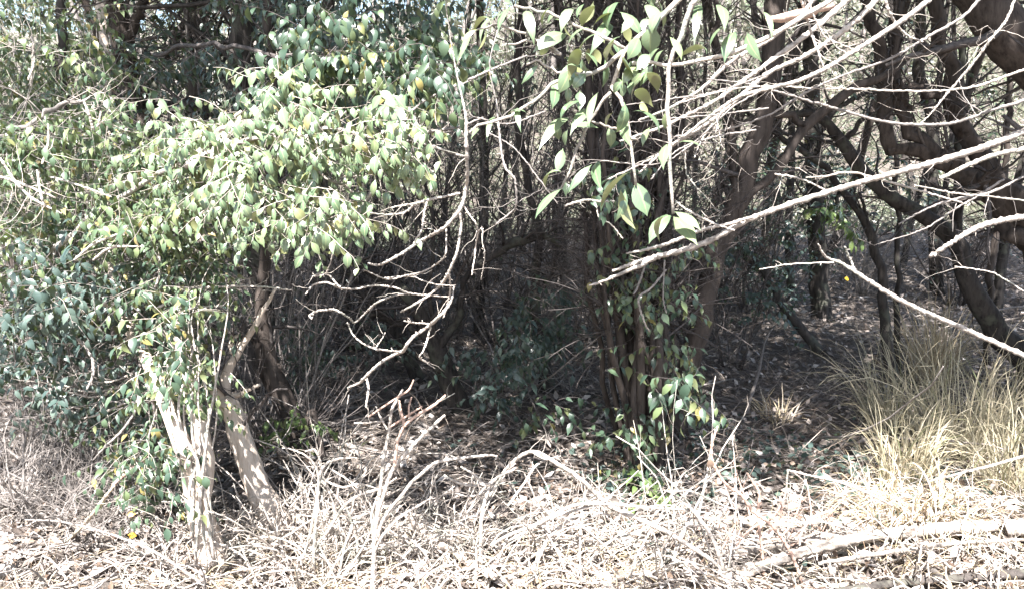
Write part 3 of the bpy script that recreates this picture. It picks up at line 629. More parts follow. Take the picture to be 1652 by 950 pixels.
# slender trees further back, one by one
r = R_(300)
far = [(20, 9), (75, 11), (120, 8), (275, 10), (365, 12), (455, 9), (505, 11), (560, 8.5), (600, 13), (650, 9.5), (705, 12), (770, 8), (800, 10.5), (915, 9), (945, 12), (1100, 8.5), (1130, 11), (1165, 9.5),
       (1235, 10.5), (1262, 13), (1285, 9.5), (1345, 12), (1465, 11), (1520, 12), (1572, 10.5), (1625, 8.6), (1700, 9.5), (-40, 10), (845, 12.5), (545, 15), (1255, 16), (1480, 16), (190, 14)]
for i, (px, Y) in enumerate(far):
    x = P(px, 300, Y)[0]; g0 = np.array([x, Y, float(gz(x, Y)) - .05]); wd = r.uniform(.035, .085)
    k = 7; pts = [g0]; d = nrm(np.array([r.normal(0, .12), r.normal(0, .1), 1.]))
    for j in range(k): d = nrm(d + np.array([r.normal(0, .09), r.normal(0, .06), 0])); pts.append(pts[-1] + d * .75)
    pts = resample(pts, 18); Rr = wd * np.linspace(1, .5, 18)
    root = thing('tree', 'slender dark tree standing further back among the others', 'tree', g0, 'slender trees further back')
    b = MB(); b.tubes(pts, Rr, 8, .08, r); part('trunk', b, M['bark_brown'] if i % 3 == 0 else M['bark'], root)
    t = MB(); a_, ar = grow(pts, Rr, 12, 1.2, r, 7, rs=.32, rmin=.004, t0=.15, up=.3, out=.8)
    for j in range(12): b = MB(); b.tubes(a_[j], ar[j], 4); part('branch', b, M['twig'] if i % 2 else M['bark'], root)
    b_, br = grow(a_, ar, 60, .6, r, 5, rs=.6, rmin=.002); t.tubes(b_, br, 3, caps=False); part('twigs', t, M['twig'] if i % 2 else M['bark'], root)
    l = MB(); n_ = int(r.integers(20, 70)) if px < 1000 else int(r.integers(5, 25)); c_, cr = grow(b_, br, n_, .4, r, 5, rs=.7, droop=.06); leaf_sprays(l, c_, 8, .085, r, lod=0)
    part('foliage', l, M['leaf_blue'] if px < 1000 and i % 2 else M['leaf'], root)
    c = pts[-1] + np.array([0, 0, .9]); cm = MB(); t2 = MB(); shade_crown(cm, t2, c, 1.9, 260 if Y < 11 else 25, r, low=4.8, size=.14, flat=.6); part('shade_crown', cm, M['leaf'], root); part('shade_crown_twigs', t2, M['twig'], root)

# ------------------------------------------------------------------ tangled understorey
def gp(px, Y):
    x = P(px, 300, Y)[0]; return (float(x), float(Y), float(gz(x, Y)) - .02)
tang = [(470, 6.8, 2.0, 'dark twiggy shrub under the sunlit bough, nearest the pale leaning trunk'), (560, 7.3, 2.3, 'tall shaded tangle of twigs behind the hanging bare branch, on its bough side'),
        (640, 7.6, 2.6, 'dense dark tangle of twigs directly behind the hanging bare branch'), (720, 7.8, 3.0, 'tall tangle of fine grey twigs behind the dark leaning trunk'),
        (800, 7.6, 3.0, 'tall tangle of fine twigs between the leaning trunk and the slim crooked trunk'), (870, 7.9, 3.2, 'tall twig thicket behind the slim crooked trunk'),
        (940, 7.6, 3.2, 'tall twig thicket behind the multi-stemmed clump'), (1130, 7.2, 2.6, 'twig thicket seen behind the thick leaning trunk'),
        (1210, 8.5, 2.4, 'twiggy shrub between the leaning trunk and the straight trunk'), (330, 6.2, 2.2, 'dark twiggy shrub in the gloom behind the forked pale tree'),
        (600, 8.5, 3.4, 'high screen of fine bare twigs far behind the sunlit bough'), (760, 9.2, 3.6, 'high screen of bare twigs glinting in the gap at the middle'),
        (1400, 9.5, 1.2, 'low bare shrub on the slope beyond the crooked sapling'), (1560, 9.0, 1.3, 'low bare shrub beyond the arching mossy trunk')]
for i, (px, Y, h, lab) in enumerate(tang):
    r = R_(400 + i); shrub('shrub', lab, gp(px, Y), h, .42, r, 16, 150, 620, leafy=(60 if i in (0, 9, 7) else 12), mat=M['twig'] if i % 3 == 1 else M['twig_grey'], leaf=M['leaf_blue'], size=.05, r=.010, L1=.8, L2=.42)
bl = [(1190, 6.6, 1.7, .06, 'green leafy bush behind the thick leaning trunk'),
      (1245, 8.0, 1.9, .07, 'green leafy bush near the straight dark trunk'), (1150, 9.5, 2.2, .07, 'pale green bush far behind the leaning trunk'),
      (1370, 11, 2.0, .08, 'small leafy bush at the top of the litter slope'), (480, 7.5, 2.4, .06, 'blue green leafy shrub in the gloom behind the thick dark trunk')]
for i, (px, Y, h, sz, lab) in enumerate(bl):
    r = R_(450 + i); shrub('bush', lab, gp(px, Y), h, .4, r, 8, 40, 110, leafy=(150 if i < 3 else 90), mat=M['twig'], leaf=M['leaf_blue'], size=sz, cat='bush', L1=.45, L2=.25)

# the big leafy bushes on the near side of the thicket
def bush_mass(name, label, base, boxes, seed, mat, size=.055, stems=8, cat='bush', tmat=None, per=7, L=.24):
    r = R_(seed); root = thing(name, label, cat, base); l = MB(); t = MB(); s = MB()
    for bx in boxes:
        leaf_cloud(l, t, bx[:4], bx[4], bx[5], r, size, per, L, spread_y=bx[6] if len(bx) > 6 else .25)
        for k in range(max(2, bx[5] // 14)):
            e = P(r.uniform(bx[0], bx[2]), r.uniform(bx[1], bx[3]), bx[4] + r.normal(0, .2)); b0 = np.array(base) + r.normal(0, .12, 3) * np.array([1, 1, 0])
            m_ = b0 * .45 + e * .55 + np.array([r.normal(0, .18), .15, .12]); pt = resample([b0, m_, e], 12); pt[1:-1] += r.normal(0, .012, (10, 3))
            s = MB(); s.tubes(pt, .008 * r.uniform(.5, 1.2) * np.linspace(1, .25, 12), 5); part('stem', s, tmat or M['twig_grey'], root)
            a_, ar = grow(pt, .007 * np.linspace(1, .3, 12), 7, .4, r, 6, rs=.5); t.tubes(a_, ar, 3)
    part('twigs', t, tmat or M['twig_grey'], root); part('foliage', l, mat, root); return root
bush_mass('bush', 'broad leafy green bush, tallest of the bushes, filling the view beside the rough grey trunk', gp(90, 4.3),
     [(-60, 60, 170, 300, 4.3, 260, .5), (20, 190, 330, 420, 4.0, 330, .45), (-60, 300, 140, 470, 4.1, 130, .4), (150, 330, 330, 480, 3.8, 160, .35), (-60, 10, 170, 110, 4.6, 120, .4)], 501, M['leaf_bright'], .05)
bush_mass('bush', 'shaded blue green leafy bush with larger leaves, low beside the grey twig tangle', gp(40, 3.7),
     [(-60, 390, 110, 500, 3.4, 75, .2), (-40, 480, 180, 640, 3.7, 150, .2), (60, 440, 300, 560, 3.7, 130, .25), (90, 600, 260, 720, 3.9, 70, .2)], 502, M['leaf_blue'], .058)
bush_mass('bush', 'low dark green bush pressed against the forked pale tree', gp(230, 3.7),
     [(210, 480, 310, 620, 3.5, 80, .15), (190, 620, 280, 760, 3.5, 110, .15), (200, 400, 320, 500, 3.5, 70, .2)], 503, M['leaf'], .05)
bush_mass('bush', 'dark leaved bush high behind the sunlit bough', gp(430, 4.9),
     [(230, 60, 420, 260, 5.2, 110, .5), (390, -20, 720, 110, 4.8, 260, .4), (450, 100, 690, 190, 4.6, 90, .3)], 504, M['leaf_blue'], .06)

bush_mass('bush', 'blue green leafy bush held up beside the foot of the slim crooked trunk', gp(872, 5.75),
     [(775, 480, 905, 560, 5.3, 46, .15), (745, 560, 850, 650, 5.1, 46, .15), (860, 440, 910, 500, 5.4, 14, .1)], 505, M['leaf_blue'], .075)
bush_mass('bush', 'low blue green leafy shrub in shade beyond the vine covered trunk', gp(535, 5.6),
     [(480, 520, 620, 600, 5.3, 44, .2), (470, 500, 540, 560, 5.2, 14, .2)], 506, M['leaf_blue'], .055)

# ------------------------------------------------------------------ leafy boughs reaching into the sun
def bough(label, main, boxes, seed, Y, mat, size, group=None, lod=1, per=7, L=.2, w_mat=None, sides=None, sy=.15, curl=(.3, 1.0), side_n=14):
    r = R_(seed); Pt, Rr = path(main, Y, 20, r, 0, .006); root = thing('leafy_bough', label, 'bough', Pt[0], group)
    b = MB(); b.tubes(Pt, Rr, 7, .05, r)
    for s in (sides or []): q, k = path(s, Y, 12, r, 0, .005); b.tubes(q, k, 6)
    a_, ar = grow(Pt, Rr, side_n, .4, r, 7, rs=.3, rmin=.0012); part('branch', b, w_mat or M['twig_pale'], root)
    for j in range(side_n): b = MB(); b.tubes(a_[j], ar[j], 4); part('side_branch', b, w_mat or M['twig_pale'], root)
    l = MB(); t = MB()
    for bx in boxes: leaf_cloud(l, t, bx[:4], bx[4], bx[-1], r, size, per, L, spread_y=sy, lod=lod, curl=curl, down=.3, dirx=.25, lean=-.7, droop=.8)
    part('twigs', t, w_mat or M['twig_pale'], root); part('foliage', l, mat, root); return root
bough('brightly sunlit drooping bough of pale leaves over the dark gap', [(60, 420, 10, 3.5), (150, 350, 9, 3.3), (240, 290, 8, 3.1), (340, 250, 8, 2.95), (440, 220, 7, 2.9), (540, 210, 6, 2.88), (630, 230, 4, 2.85), (665, 260, 3, 2.85)],
      [(250, 170, 420, 225, 2.9, 30), (370, 140, 560, 215, 2.85, 52), (490, 160, 650, 275, 2.8, 66), (370, 230, 530, 320, 2.85, 36), (250, 230, 340, 300, 3.0, 14), (600, 130, 700, 240, 2.8, 16), (420, 330, 540, 372, 2.8, 12), (300, 200, 420, 300, 3.0, 60), (430, 290, 610, 345, 2.8, 34), (340, 290, 460, 350, 2.85, 26), (470, 335, 530, 360, 2.8, 8), (560, 180, 680, 270, 2.8, 24)],
      601, 2.85, M['leaf_big'], .054, lod=2, sides=[[(300, 270, 10), (345, 220, 8), (390, 180, 5)], [(440, 220, 7), (520, 280, 5), (580, 320, 3)], [(365, 215, 12), (345, 250, 11), (335, 290, 6)]])
bough('half shaded green bough above the brightly sunlit one', [(250, 90, 6, 4.6), (330, 70, 7, 3.9), (450, 90, 7, 3.35), (560, 90, 6), (650, 110, 5), (710, 140, 3)],
      [(400, 10, 560, 110, 3.2, 50), (540, 10, 690, 110, 3.2, 62), (590, 90, 700, 150, 3.1, 40), (420, 90, 560, 150, 3.2, 40), (690, 20, 750, 90, 3.3, 22)], 602, 3.2, M['leaf'], .062, lod=2, w_mat=M['twig'])
bough('pale arching leafy bough across the bush, catching some sun', [(-60, 260, 8), (0, 225, 8), (60, 192, 8), (110, 165, 7), (145, 158, 4)],
      [(100, 150, 200, 260, 3.4, 34), (180, 200, 320, 330, 3.3, 70), (160, 300, 300, 370, 3.3, 50), (0, 170, 120, 300, 3.4, 45)], 603, 3.35, M['leaf_bright'], .052, w_mat=M['twig_grey'], sy=.2)

# big pale leaves close to the camera
r = R_(610); Yb = 1.75
root = thing('leafy_bough', 'large curled pale green leaves on bleached twigs, hanging nearest the camera', 'bough', P(1150, -20, Yb))
b = MB()
for s in [[(1180, -60, 9), (1112, 14, 8), (1108, 52, 8), (1080, 100, 7), (1079, 208, 7), (1082, 278, 6), (1086, 345, 5)], [(1160, -60, 8), (1060, 35, 8), (1010, 80, 7), (985, 150, 6), (1007, 167, 6), (1020, 260, 5), (1026, 300, 4)],
          [(1010, 80, 7), (960, 120, 6), (905, 130, 6), (860, 165, 5), (820, 190, 5), (775, 200, 4), (757, 215, 4)], [(985, 150, 6), (960, 180, 5), (930, 240, 5), (920, 270, 5), (905, 303, 4), (880, 305, 3)],
          [(1010, 80, 6), (930, 40, 5), (880, 20, 5), (830, 10, 4)], [(1020, 103, 6), (1100, 103, 6), (1180, 85, 7), (1260, 50, 8), (1340, 0, 8), (1400, -40, 9)], [(905, 90, 4), (870, 68, 4), (822, 44, 4), (780, 45, 3), (755, 60, 2)],
          [(820, 72, 3), (868, 68, 4), (905, 88, 4)], [(960, 120, 5), (905, 118, 4), (870, 100, 3), (850, 105, 3)], [(1030, 230, 4), (985, 205, 4), (945, 195, 3)]]:
    Pt, Rr = path(s, Yb, 16, r, 0, .002); b.tubes(Pt, Rr, 7, .06, r)
part('branch', b, M['twig_pale'], root)
big = [(915, 57, 868, 78, 24), (848, 22, 860, 58, 16), (893, 142, 893, 170, 16), (920, 193, 877, 224, 18), (960, 178, 925, 200, 20), (1007, 165, 1000, 212, 20), (1025, 147, 1052, 172, 18), (1022, 180, 1070, 202, 18), (1010, 185, 1008, 221, 20),
       (908, 240, 900, 272, 16), (905, 277, 876, 296, 16), (907, 305, 868, 343, 18), (955, 266, 922, 302, 14), (968, 262, 960, 288, 18), (1018, 278, 972, 322, 18), (1002, 305, 1006, 358, 20), (1024, 292, 1042, 338, 34), (1008, 306, 996, 352, 14),
       (1083, 348, 1050, 384, 24), (1083, 350, 1066, 390, 14), (1086, 350, 1114, 376, 26), (1088, 342, 1124, 364, 18), (1083, 230, 1068, 262, 20), (1096, 230, 1139, 254, 20), (1206, 55, 1222, 92, 18), (1187, 52, 1170, 92, 20), (1172, 42, 1141, 64, 12),
       (1052, 40, 1048, 80, 30), (1020, 60, 1050, 100, 28), (1000, 90, 1020, 120, 28), (1030, 60, 1015, 92, 22), (965, 55, 935, 85, 20), (950, 45, 905, 70, 22), (985, 45, 960, 70, 20), (1000, 20, 1030, 50, 22), (940, 100, 912, 150, 20), (935, 80, 918, 130, 18), (975, 95, 975, 135, 16),
       (965, 150, 950, 195, 14), (940, 165, 900, 185, 18), (990, 125, 1010, 150, 20), (1045, 118, 1060, 145, 20), (925, 100, 905, 145, 24), (910, 95, 930, 112, 14), (760, 225, 772, 205, 8), (800, 190, 785, 215, 9), (818, 188, 832, 160, 9), (835, 175, 838, 205, 9),
       (792, 40, 765, 35, 10), (800, 30, 772, 60, 9), (810, 20, 790, 50, 10), (825, 12, 805, 45, 12), (770, 48, 748, 62, 8), (755, 58, 745, 85, 9), (785, 45, 780, 78, 9), (795, 130, 786, 156, 10), (868, 105, 846, 130, 9), (1140, 88, 1102, 84, 10), (1155, 10, 1170, 35, 18), (1128, 15, 1122, 45, 14), (1230, 20, 1245, 55, 10),
       (1000, 5, 975, 40, 22), (960, 10, 940, 40, 20), (1040, 10, 1060, 40, 22), (1070, 20, 1050, 50, 18), (1080, 60, 1098, 90, 14), (925, 18, 905, 40, 16), (890, 12, 880, 45, 14), (1030, 110, 1005, 135, 20), (1000, 60, 978, 92, 22), (945, 120, 925, 142, 16)]
l = MB()
for (x0, y0, x1, y1, wd) in big:
    a = P(x0, y0, Yb + r.normal(0, .05)); e = P(x1, y1, Yb + r.normal(0, .03) - r.uniform(0, .03)); d = e - a; Ln = np.linalg.norm(d) * 1.18
    cv = r.uniform(.6, 1.4) if wd < 25 else r.uniform(.3, .6); up = nrm(np.array([r.normal(0, .4), -.3 if wd < 25 else -.9, .9]))
    dd = nrm(nrm(d) + cv * .75 * up)
    l.leaves([a], [dd], [up], Ln * 1.06, wd * .98 * Yb / F / Ln, cv, -.25, 2)
n_ = 50; px = r.uniform(880, 1075, n_); py = r.uniform(-20, 215, n_); a = np.array([P(x_, y_, Yb + r.normal(.08, .1)) for x_, y_ in zip(px, py)])
l.leaves(a, nrm(r.normal(size=(n_, 3)) * np.array([1, .6, .4]) - np.array([.2, .2, .7])), nrm(np.array([0, -.35, .9]) + r.normal(0, .4, (n_, 3))), r.uniform(.036, .058, n_), .44, r.uniform(.3, 1.0, n_), .25, 2)
part('foliage', l, M['leaf_big'], root)

# ------------------------------------------------------------------ bare branches close to the camera
def bare(label, lines, Y, seed, mat, side=6, side_len=.25, sub=0, group=None, name='bare_branch', wob=.0007, sides=7, dw=.012, cat='branch', ws=.72, nodes=True, onto=None):
    r = R_(seed); first = onto is None; root = onto
    for s in lines:
        Pt, Rr = path(s, Y, max(24, 12 * len(s)), r, dw, wob); K_ = len(Rr); Rr = Rr * ws; Rr = Rr * (1 + .05 * np.sin(np.arange(K_) * .9 + r.uniform(0, 6))); st_ = int(r.integers(5, 8)); Rr[3::st_] *= r.uniform(1.15, 1.45) if nodes else 1
        b = MB(); b.tubes(Pt, Rr, sides, .12, r)
        if nodes: q_, qr = grow(Pt, Rr, 1 + K_ // 12, .010, r, 3, rs=.5, rend=.7, rmin=.0008, out=1.2, tang=.3); b.tubes(q_, qr, 5)
        if root is None: root = thing(name, label, cat, Pt[0], group)
        if side:
            sn = side if first else max(1, side // 2)
            a_, ar = grow(Pt, np.minimum(Rr, .004), sn, side_len, r, 8, rs=.4, rmin=.0008, wob=.07, t0=.15)
            for j in range(sn):
                tw = MB(); tw.tubes(a_[j], ar[j], 4)
                if sub: b_, br = grow(a_[j], ar[j], 2, side_len * .5, r, 6, rs=.7, rmin=.0006, wob=.08); tw.tubes(b_, br, 3)
                part('twig', tw, mat, root)
        part('main_stem' if first else 'side_branch', b, mat, root); first = False
    return root
bare('bleached bare branch hanging down over the dark gap, forking again and again', [
  [(718, -30, 3), (722, 30, 3), (735, 110, 4), (750, 180, 6), (752, 226, 9), (754, 278, 9), (752, 302, 9), (747, 325, 9), (740, 340, 9), (719, 366, 9), (695, 380, 8), (674, 392, 8), (650, 408, 7), (632, 418, 7), (611, 428, 6), (594, 425, 4)],
  [(742, 312, 6), (720, 317, 6), (695, 322, 6), (680, 326, 5), (667, 329, 5), (650, 332, 4), (632, 335, 3)], [(670, 328, 5), (660, 338, 5), (650, 344, 5), (625, 347, 5), (598, 344, 3)], [(690, 322, 5), (684, 345, 5), (681, 369, 5), (672, 385, 4), (667, 394, 4)],
  [(742, 345, 6), (744, 362, 6), (741, 385, 6), (737, 407, 7), (724, 440, 7), (715, 455, 7), (705, 466, 6), (690, 478, 6), (674, 488, 6), (660, 496, 5), (646, 503, 4)], [(724, 440, 5), (726, 455, 5), (726, 473, 5), (722, 490, 5), (716, 511, 3)],
  [(747, 330, 4), (756, 345, 4), (768, 362, 4), (771, 376, 4), (768, 395, 4), (766, 414, 4), (761, 444, 3)], [(771, 373, 3), (778, 370, 3), (778, 390, 3), (782, 414, 3), (776, 452, 2)],
  [(720, 370, 4), (720, 390, 4), (719, 411, 4), (710, 422, 4), (695, 432, 4), (675, 441, 4), (653, 445, 4), (635, 450, 4), (618, 449, 4), (600, 441, 3), (587, 435, 3)], [(620, 449, 3), (645, 446, 3), (667, 447, 3), (685, 454, 3), (705, 459, 3), (733, 461, 2)],
  [(732, 480, 4), (700, 477, 4), (660, 473, 5), (640, 465, 5), (625, 462, 5), (600, 461, 5), (575, 466, 5), (549, 465, 5), (538, 460, 5), (528, 456, 5), (515, 457, 5), (504, 461, 4), (493, 475, 4)], [(549, 464, 4), (538, 452, 4), (530, 444, 4), (514, 442, 4), (504, 446, 3)], [(504, 446, 3), (525, 441, 3), (538, 408, 2)],
  [(662, 473, 4), (636, 477, 4), (618, 483, 5), (604, 491, 5), (590, 504, 4), (573, 520, 4), (565, 514, 4), (550, 504, 5), (538, 499, 5), (525, 500, 5), (514, 501, 5), (500, 508, 5), (503, 514, 4)],
  [(733, 460, 4), (728, 485, 5), (716, 503, 8), (705, 514, 8), (695, 523, 8), (680, 534, 8), (667, 543, 8), (657, 555, 8), (650, 566, 8), (638, 571, 8), (625, 578, 8), (607, 590, 8), (591, 606, 8), (580, 617, 7), (561, 625, 5)],
  [(591, 608, 6), (594, 625, 6), (593, 640, 5), (590, 656, 3)], [(695, 524, 5), (692, 538, 5), (688, 552, 5), (683, 565, 4), (677, 576, 4), (688, 585, 3), (702, 594, 2)], [(693, 522, 4), (676, 521, 4), (664, 520, 4), (652, 517, 3)],
  [(646, 567, 5), (625, 565, 5), (604, 562, 5), (585, 553, 4), (570, 540, 4), (560, 520, 3)], [(605, 562, 3), (615, 548, 3), (622, 536, 2)]], 2.6, 701, M['twig_pale'], side=4, side_len=.12, dw=.02, ws=.62)
bare('short bleached twigs poking out under the sunlit bough', [[(600, 310, 6), (590, 325, 6), (583, 336, 6), (570, 362, 5), (558, 397, 4)], [(583, 336, 5), (556, 353, 5), (540, 357, 4), (525, 357, 3)], [(560, 320, 5), (535, 335, 5), (518, 350, 4), (520, 375, 3)]], 2.75, 702, M['twig_pale'], side=3, side_len=.12)
bare('reddish grey bare branches reaching out level from the sunlit bough', [[(640, 225, 7), (665, 218, 7), (698, 212, 7), (740, 205, 5), (780, 190, 3)], [(640, 226, 6), (670, 230, 6), (698, 236, 6), (722, 245, 5), (752, 255, 3)], [(650, 200, 5), (670, 175, 5), (700, 155, 4), (760, 130, 3)], [(640, 240, 4), (680, 262, 3), (700, 282, 2)]], 2.9, 703, M['twig_grey'], side=6, side_len=.2)
bare('thin crooked bare branch dropping beside the large leaves', [[(800, 160, 4), (812, 260, 5), (830, 290, 5), (833, 330, 4), (822, 345, 4), (800, 362, 3)], [(880, 180, 4), (820, 200, 3), (770, 190, 3)], [(755, 130, 6), (800, 110, 5), (850, 90, 4)], [(790, 215, 3), (830, 240, 3), (870, 290, 3), (900, 330, 2)], [(800, 160, 3), (790, 110, 3), (800, 60, 3), (820, 10, 3)]], 2.6, 704, M['twig_grey'], side=7, side_len=.25, sub=8)
bare('longest bleached bare rod slanting low across the leaning trunk', [
  [(1760, 175, 17), (1652, 213, 15), (1580, 240, 14), (1500, 264, 13), (1400, 291, 12), (1300, 321, 12), (1240, 342, 12), (1200, 358, 12), (1150, 386, 12), (1100, 404, 12), (1060, 415, 11), (1030, 430, 9), (1000, 442, 7), (975, 453, 6), (950, 460, 4)],
  [(1100, 405, 8), (1075, 410, 9), (1045, 418, 9), (1015, 428, 8), (988, 438, 5)], [(1215, 350, 7), (1180, 360, 7), (1130, 372, 7), (1080, 392, 7), (1045, 402, 6), (1010, 409, 3)]], 2.1, 705, M['twig_pale'], side=5, side_len=.05, dw=.004)
bare('thick bleached rod end just above the mossy arching trunk', [[(1760, 345, 16), (1690, 345, 14), (1652, 350, 13), (1610, 357, 12), (1575, 368, 11), (1545, 385, 10), (1520, 402, 9), (1500, 414, 8)]], 1.8, 706, M['twig_pale'], side=2, side_len=.03)
bare('bleached rod falling across the crooked sapling with a short upright spur', [
  [(1740, 610, 13), (1690, 592, 12), (1652, 573, 12), (1600, 550, 11), (1560, 532, 11), (1520, 515, 10), (1470, 493, 10), (1425, 468, 9), (1385, 442, 8), (1355, 424, 7), (1338, 418, 6), (1328, 410, 5), (1320, 394, 3)], [(1380, 439, 6), (1372, 420, 5), (1363, 398, 3)], [(1345, 424, 4), (1310, 425, 3), (1270, 427, 3), (1225, 435, 2)]], 1.95, 707, M['twig_pale'], side=2, side_len=.03)
bare('thick bleached rod tapering to a blunt tip above the longest rod', [[(1760, 205, 12), (1700, 228, 11), (1652, 240, 10), (1600, 252, 10), (1560, 268, 9), (1517, 288, 7)], [(1475, 299, 3), (1540, 312, 4), (1600, 318, 4), (1652, 324, 4), (1720, 330, 4)]], 1.9, 708, M['twig_pale'], side=3, side_len=.06)
swp = [('thickest of the bleached rods sweeping up out of view over the large leaves', [[(1500, 0, 11), (1460, 30, 11), (1412, 62, 10), (1370, 88, 10), (1330, 112, 10), (1285, 132, 9), (1232, 145, 9), (1190, 158, 8), (1150, 185, 8), (1110, 215, 7), (1070, 245, 6), (1030, 280, 4)]]),
       ('bleached rod rising steeply beside the reddish curl of bark', [[(1400, -30, 14), (1350, 15, 12), (1310, 50, 11), (1262, 85, 10), (1200, 130, 9), (1150, 165, 8), (1100, 190, 7), (1060, 208, 6), (1000, 228, 4)]]),
       ('bleached rod running just under the steep one', [[(1440, -30, 12), (1390, 25, 11), (1340, 65, 10), (1290, 95, 9), (1240, 118, 9), (1190, 160, 8), (1140, 200, 7), (1090, 232, 6), (1040, 262, 4), (980, 290, 3)]]),
       ('bleached rod crossing the bundle near the hanging leaf cluster', [[(1330, -20, 10), (1290, 25, 9), (1240, 65, 9), (1180, 100, 8), (1130, 145, 7), (1080, 175, 6), (1030, 195, 4)]]),
       ('fine bleached rod arching flat from the bundle towards the clump', [[(1660, 110, 5), (1580, 138, 5), (1527, 146, 4), (1450, 147, 4), (1385, 144, 4), (1320, 143, 3), (1240, 140, 4), (1180, 145, 3), (1100, 165, 3)]]),
       ('long sagging grey rod beneath the bleached bundle', [[(1720, 140, 8), (1652, 163, 8), (1600, 178, 7), (1562, 192, 7), (1530, 200, 7), (1492, 202, 7), (1450, 200, 6), (1406, 192, 6), (1350, 176, 6), (1300, 162, 5), (1260, 150, 5), (1200, 135, 4), (1140, 128, 3)]]),
       ('grey rod slanting through the middle of the bundle', [[(1580, 0, 7), (1550, 30, 6), (1500, 58, 6), (1460, 82, 5), (1420, 102, 5), (1360, 122, 5), (1300, 150, 5), (1240, 186, 4), (1160, 212, 4), (1090, 220, 3)]]),
       ('thin bleached twig rising diagonally across the twisted trunk', [[(1640, -10, 5), (1625, 30, 5), (1597, 66, 5), (1570, 102, 5), (1545, 132, 4), (1525, 155, 4), (1503, 182, 3), (1485, 200, 2)]]),
       ('thin bleached twig dropping from the bundle beside the straight trunk', [[(1290, -10, 5), (1300, 25, 5), (1312, 62, 5), (1322, 90, 4), (1330, 112, 3)], [(1300, -10, 4), (1315, 30, 4), (1330, 60, 4), (1352, 70, 3), (1381, 82, 2)]]),
       ('thin bleached twig curving down in front of the twin limbs', [[(1425, -10, 6), (1435, 20, 6), (1450, 45, 5), (1468, 60, 4), (1490, 68, 3)]]),
       ('fine level bleached twig between the bundle and the longest rod', [[(1560, 330, 3), (1475, 305, 4), (1420, 290, 4), (1371, 278, 4), (1330, 285, 4), (1300, 287, 3)], [(1340, 312, 3), (1310, 296, 4), (1280, 286, 4), (1250, 281, 4)], [(1652, 470, 3), (1600, 440, 3), (1540, 430, 2)]]),
       ('pair of grey forked twigs crossing beside the arching mossy trunk', [[(1700, 270, 5), (1652, 285, 5), (1600, 310, 6), (1540, 322, 6), (1500, 335, 5), (1450, 362, 3)], [(1620, 290, 5), (1575, 318, 5), (1545, 335, 4), (1490, 370, 3), (1420, 393, 2)]]),
       ('fine grey twigs fanning out under the steep rod', [[(1240, 140, 4), (1180, 175, 4), (1120, 230, 4), (1060, 265, 3), (970, 260, 3)], [(1240, 120, 4), (1150, 150, 4), (1080, 160, 3), (1010, 170, 2)], [(1240, 175, 4), (1160, 185, 3), (1080, 192, 3), (1000, 200, 2)], [(1220, 210, 4), (1150, 222, 4), (1090, 245, 3), (1050, 290, 3)]]),
       ('fine pale twigs drooping below the bundle by the leaf cluster', [[(1140, 150, 3), (1155, 190, 3), (1165, 240, 2)], [(1150, 200, 3), (1130, 230, 3), (1120, 255, 2)], [(1105, 235, 3), (1108, 280, 3), (1130, 310, 2)], [(1090, 325, 4), (1110, 340, 4), (1150, 360, 4), (1185, 372, 3)]])]
for i, (lab, ln) in enumerate(swp):
    bare(lab, ln, 2.0 + .06 * (i % 4), 720 + i, M['twig_grey'] if i in (5, 6, 11, 12) else M['twig_pale'], side=5, side_len=.16, sub=4, dw=.008)
b = MB(); Pt, Rr = path([(1345, 10, 8), (1300, 22, 15), (1262, 30, 14), (1235, 32, 5)], 2.0, 10, R_(740), 0, .002); b.tubes(Pt, Rr, 9, .2, R_(741))
solo('bark_curl', b, M['twig_red'], 'reddish curl of peeled bark caught among the bleached rods', 'bark', tuple(Pt[0]))
bare('pale forked twig sticking out in front of the clump', [[(911, 333, 4), (925, 328, 5), (945, 323, 5), (965, 325, 5), (992, 325, 4)], [(962, 325, 3), (966, 350, 4), (985, 362, 3), (1005, 385, 2)]], 3.3, 750, M['twig_pale'], side=2, side_len=.06)
bare('pale forked twig crossing the middle stems of the clump', [[(1040, 430, 4), (1030, 460, 5), (1022, 475, 4)], [(1075, 435, 4), (1050, 465, 5), (1030, 482, 5), (1040, 520, 4), (1048, 535, 3)], [(1072, 420, 4), (1070, 480, 3), (1075, 505, 2)]], 3.7, 751, M['twig_grey'], side=2, side_len=.08)
bare('sagging pale twig hung from the bush to the gap at head height', [[(250, 500, 5), (280, 480, 6), (300, 465, 6), (330, 464, 6), (380, 462, 5), (430, 463, 4), (470, 468, 3)], [(270, 505, 5), (310, 497, 5), (360, 493, 4)], [(285, 445, 4), (290, 470, 5), (285, 495, 4)], [(256, 410, 6), (258, 440, 6), (246, 475, 4)]], 3.2, 752, M['twig_pale'], side=6, side_len=.2, sub=6)
bare('zigzag pale twig dangling beneath the broken brown limb', [[(110, 540, 6), (130, 550, 6), (148, 575, 6), (150, 605, 6), (140, 628, 4)], [(220, 600, 6), (222, 650, 6), (200, 690, 6), (170, 720, 5), (150, 742, 3)], [(238, 620, 5), (250, 668, 6), (242, 700, 4)]], 3.15, 753, M['twig_grey'], side=6, side_len=.2, sub=8)
bare('spray of curved pale twigs sweeping beside the dark gnarled trunk', [[(240, 580, 5), (215, 610, 5), (180, 628, 5), (130, 630, 4), (90, 615, 3)], [(215, 600, 5), (190, 625, 5), (150, 640, 4), (100, 628, 3)], [(200, 650, 5), (160, 668, 5), (130, 675, 3)], [(232, 590, 4), (180, 615, 4), (120, 612, 3)]], 3.4, 754, M['twig_pale'], side=7, side_len=.25, sub=10)
bare('brown stick leaning against the shaded bank beside the forked pale tree', [[(180, 785, 8), (200, 765, 9), (225, 745, 9), (245, 735, 7)]], 3.3, 755, M['twig_red'], side=0)
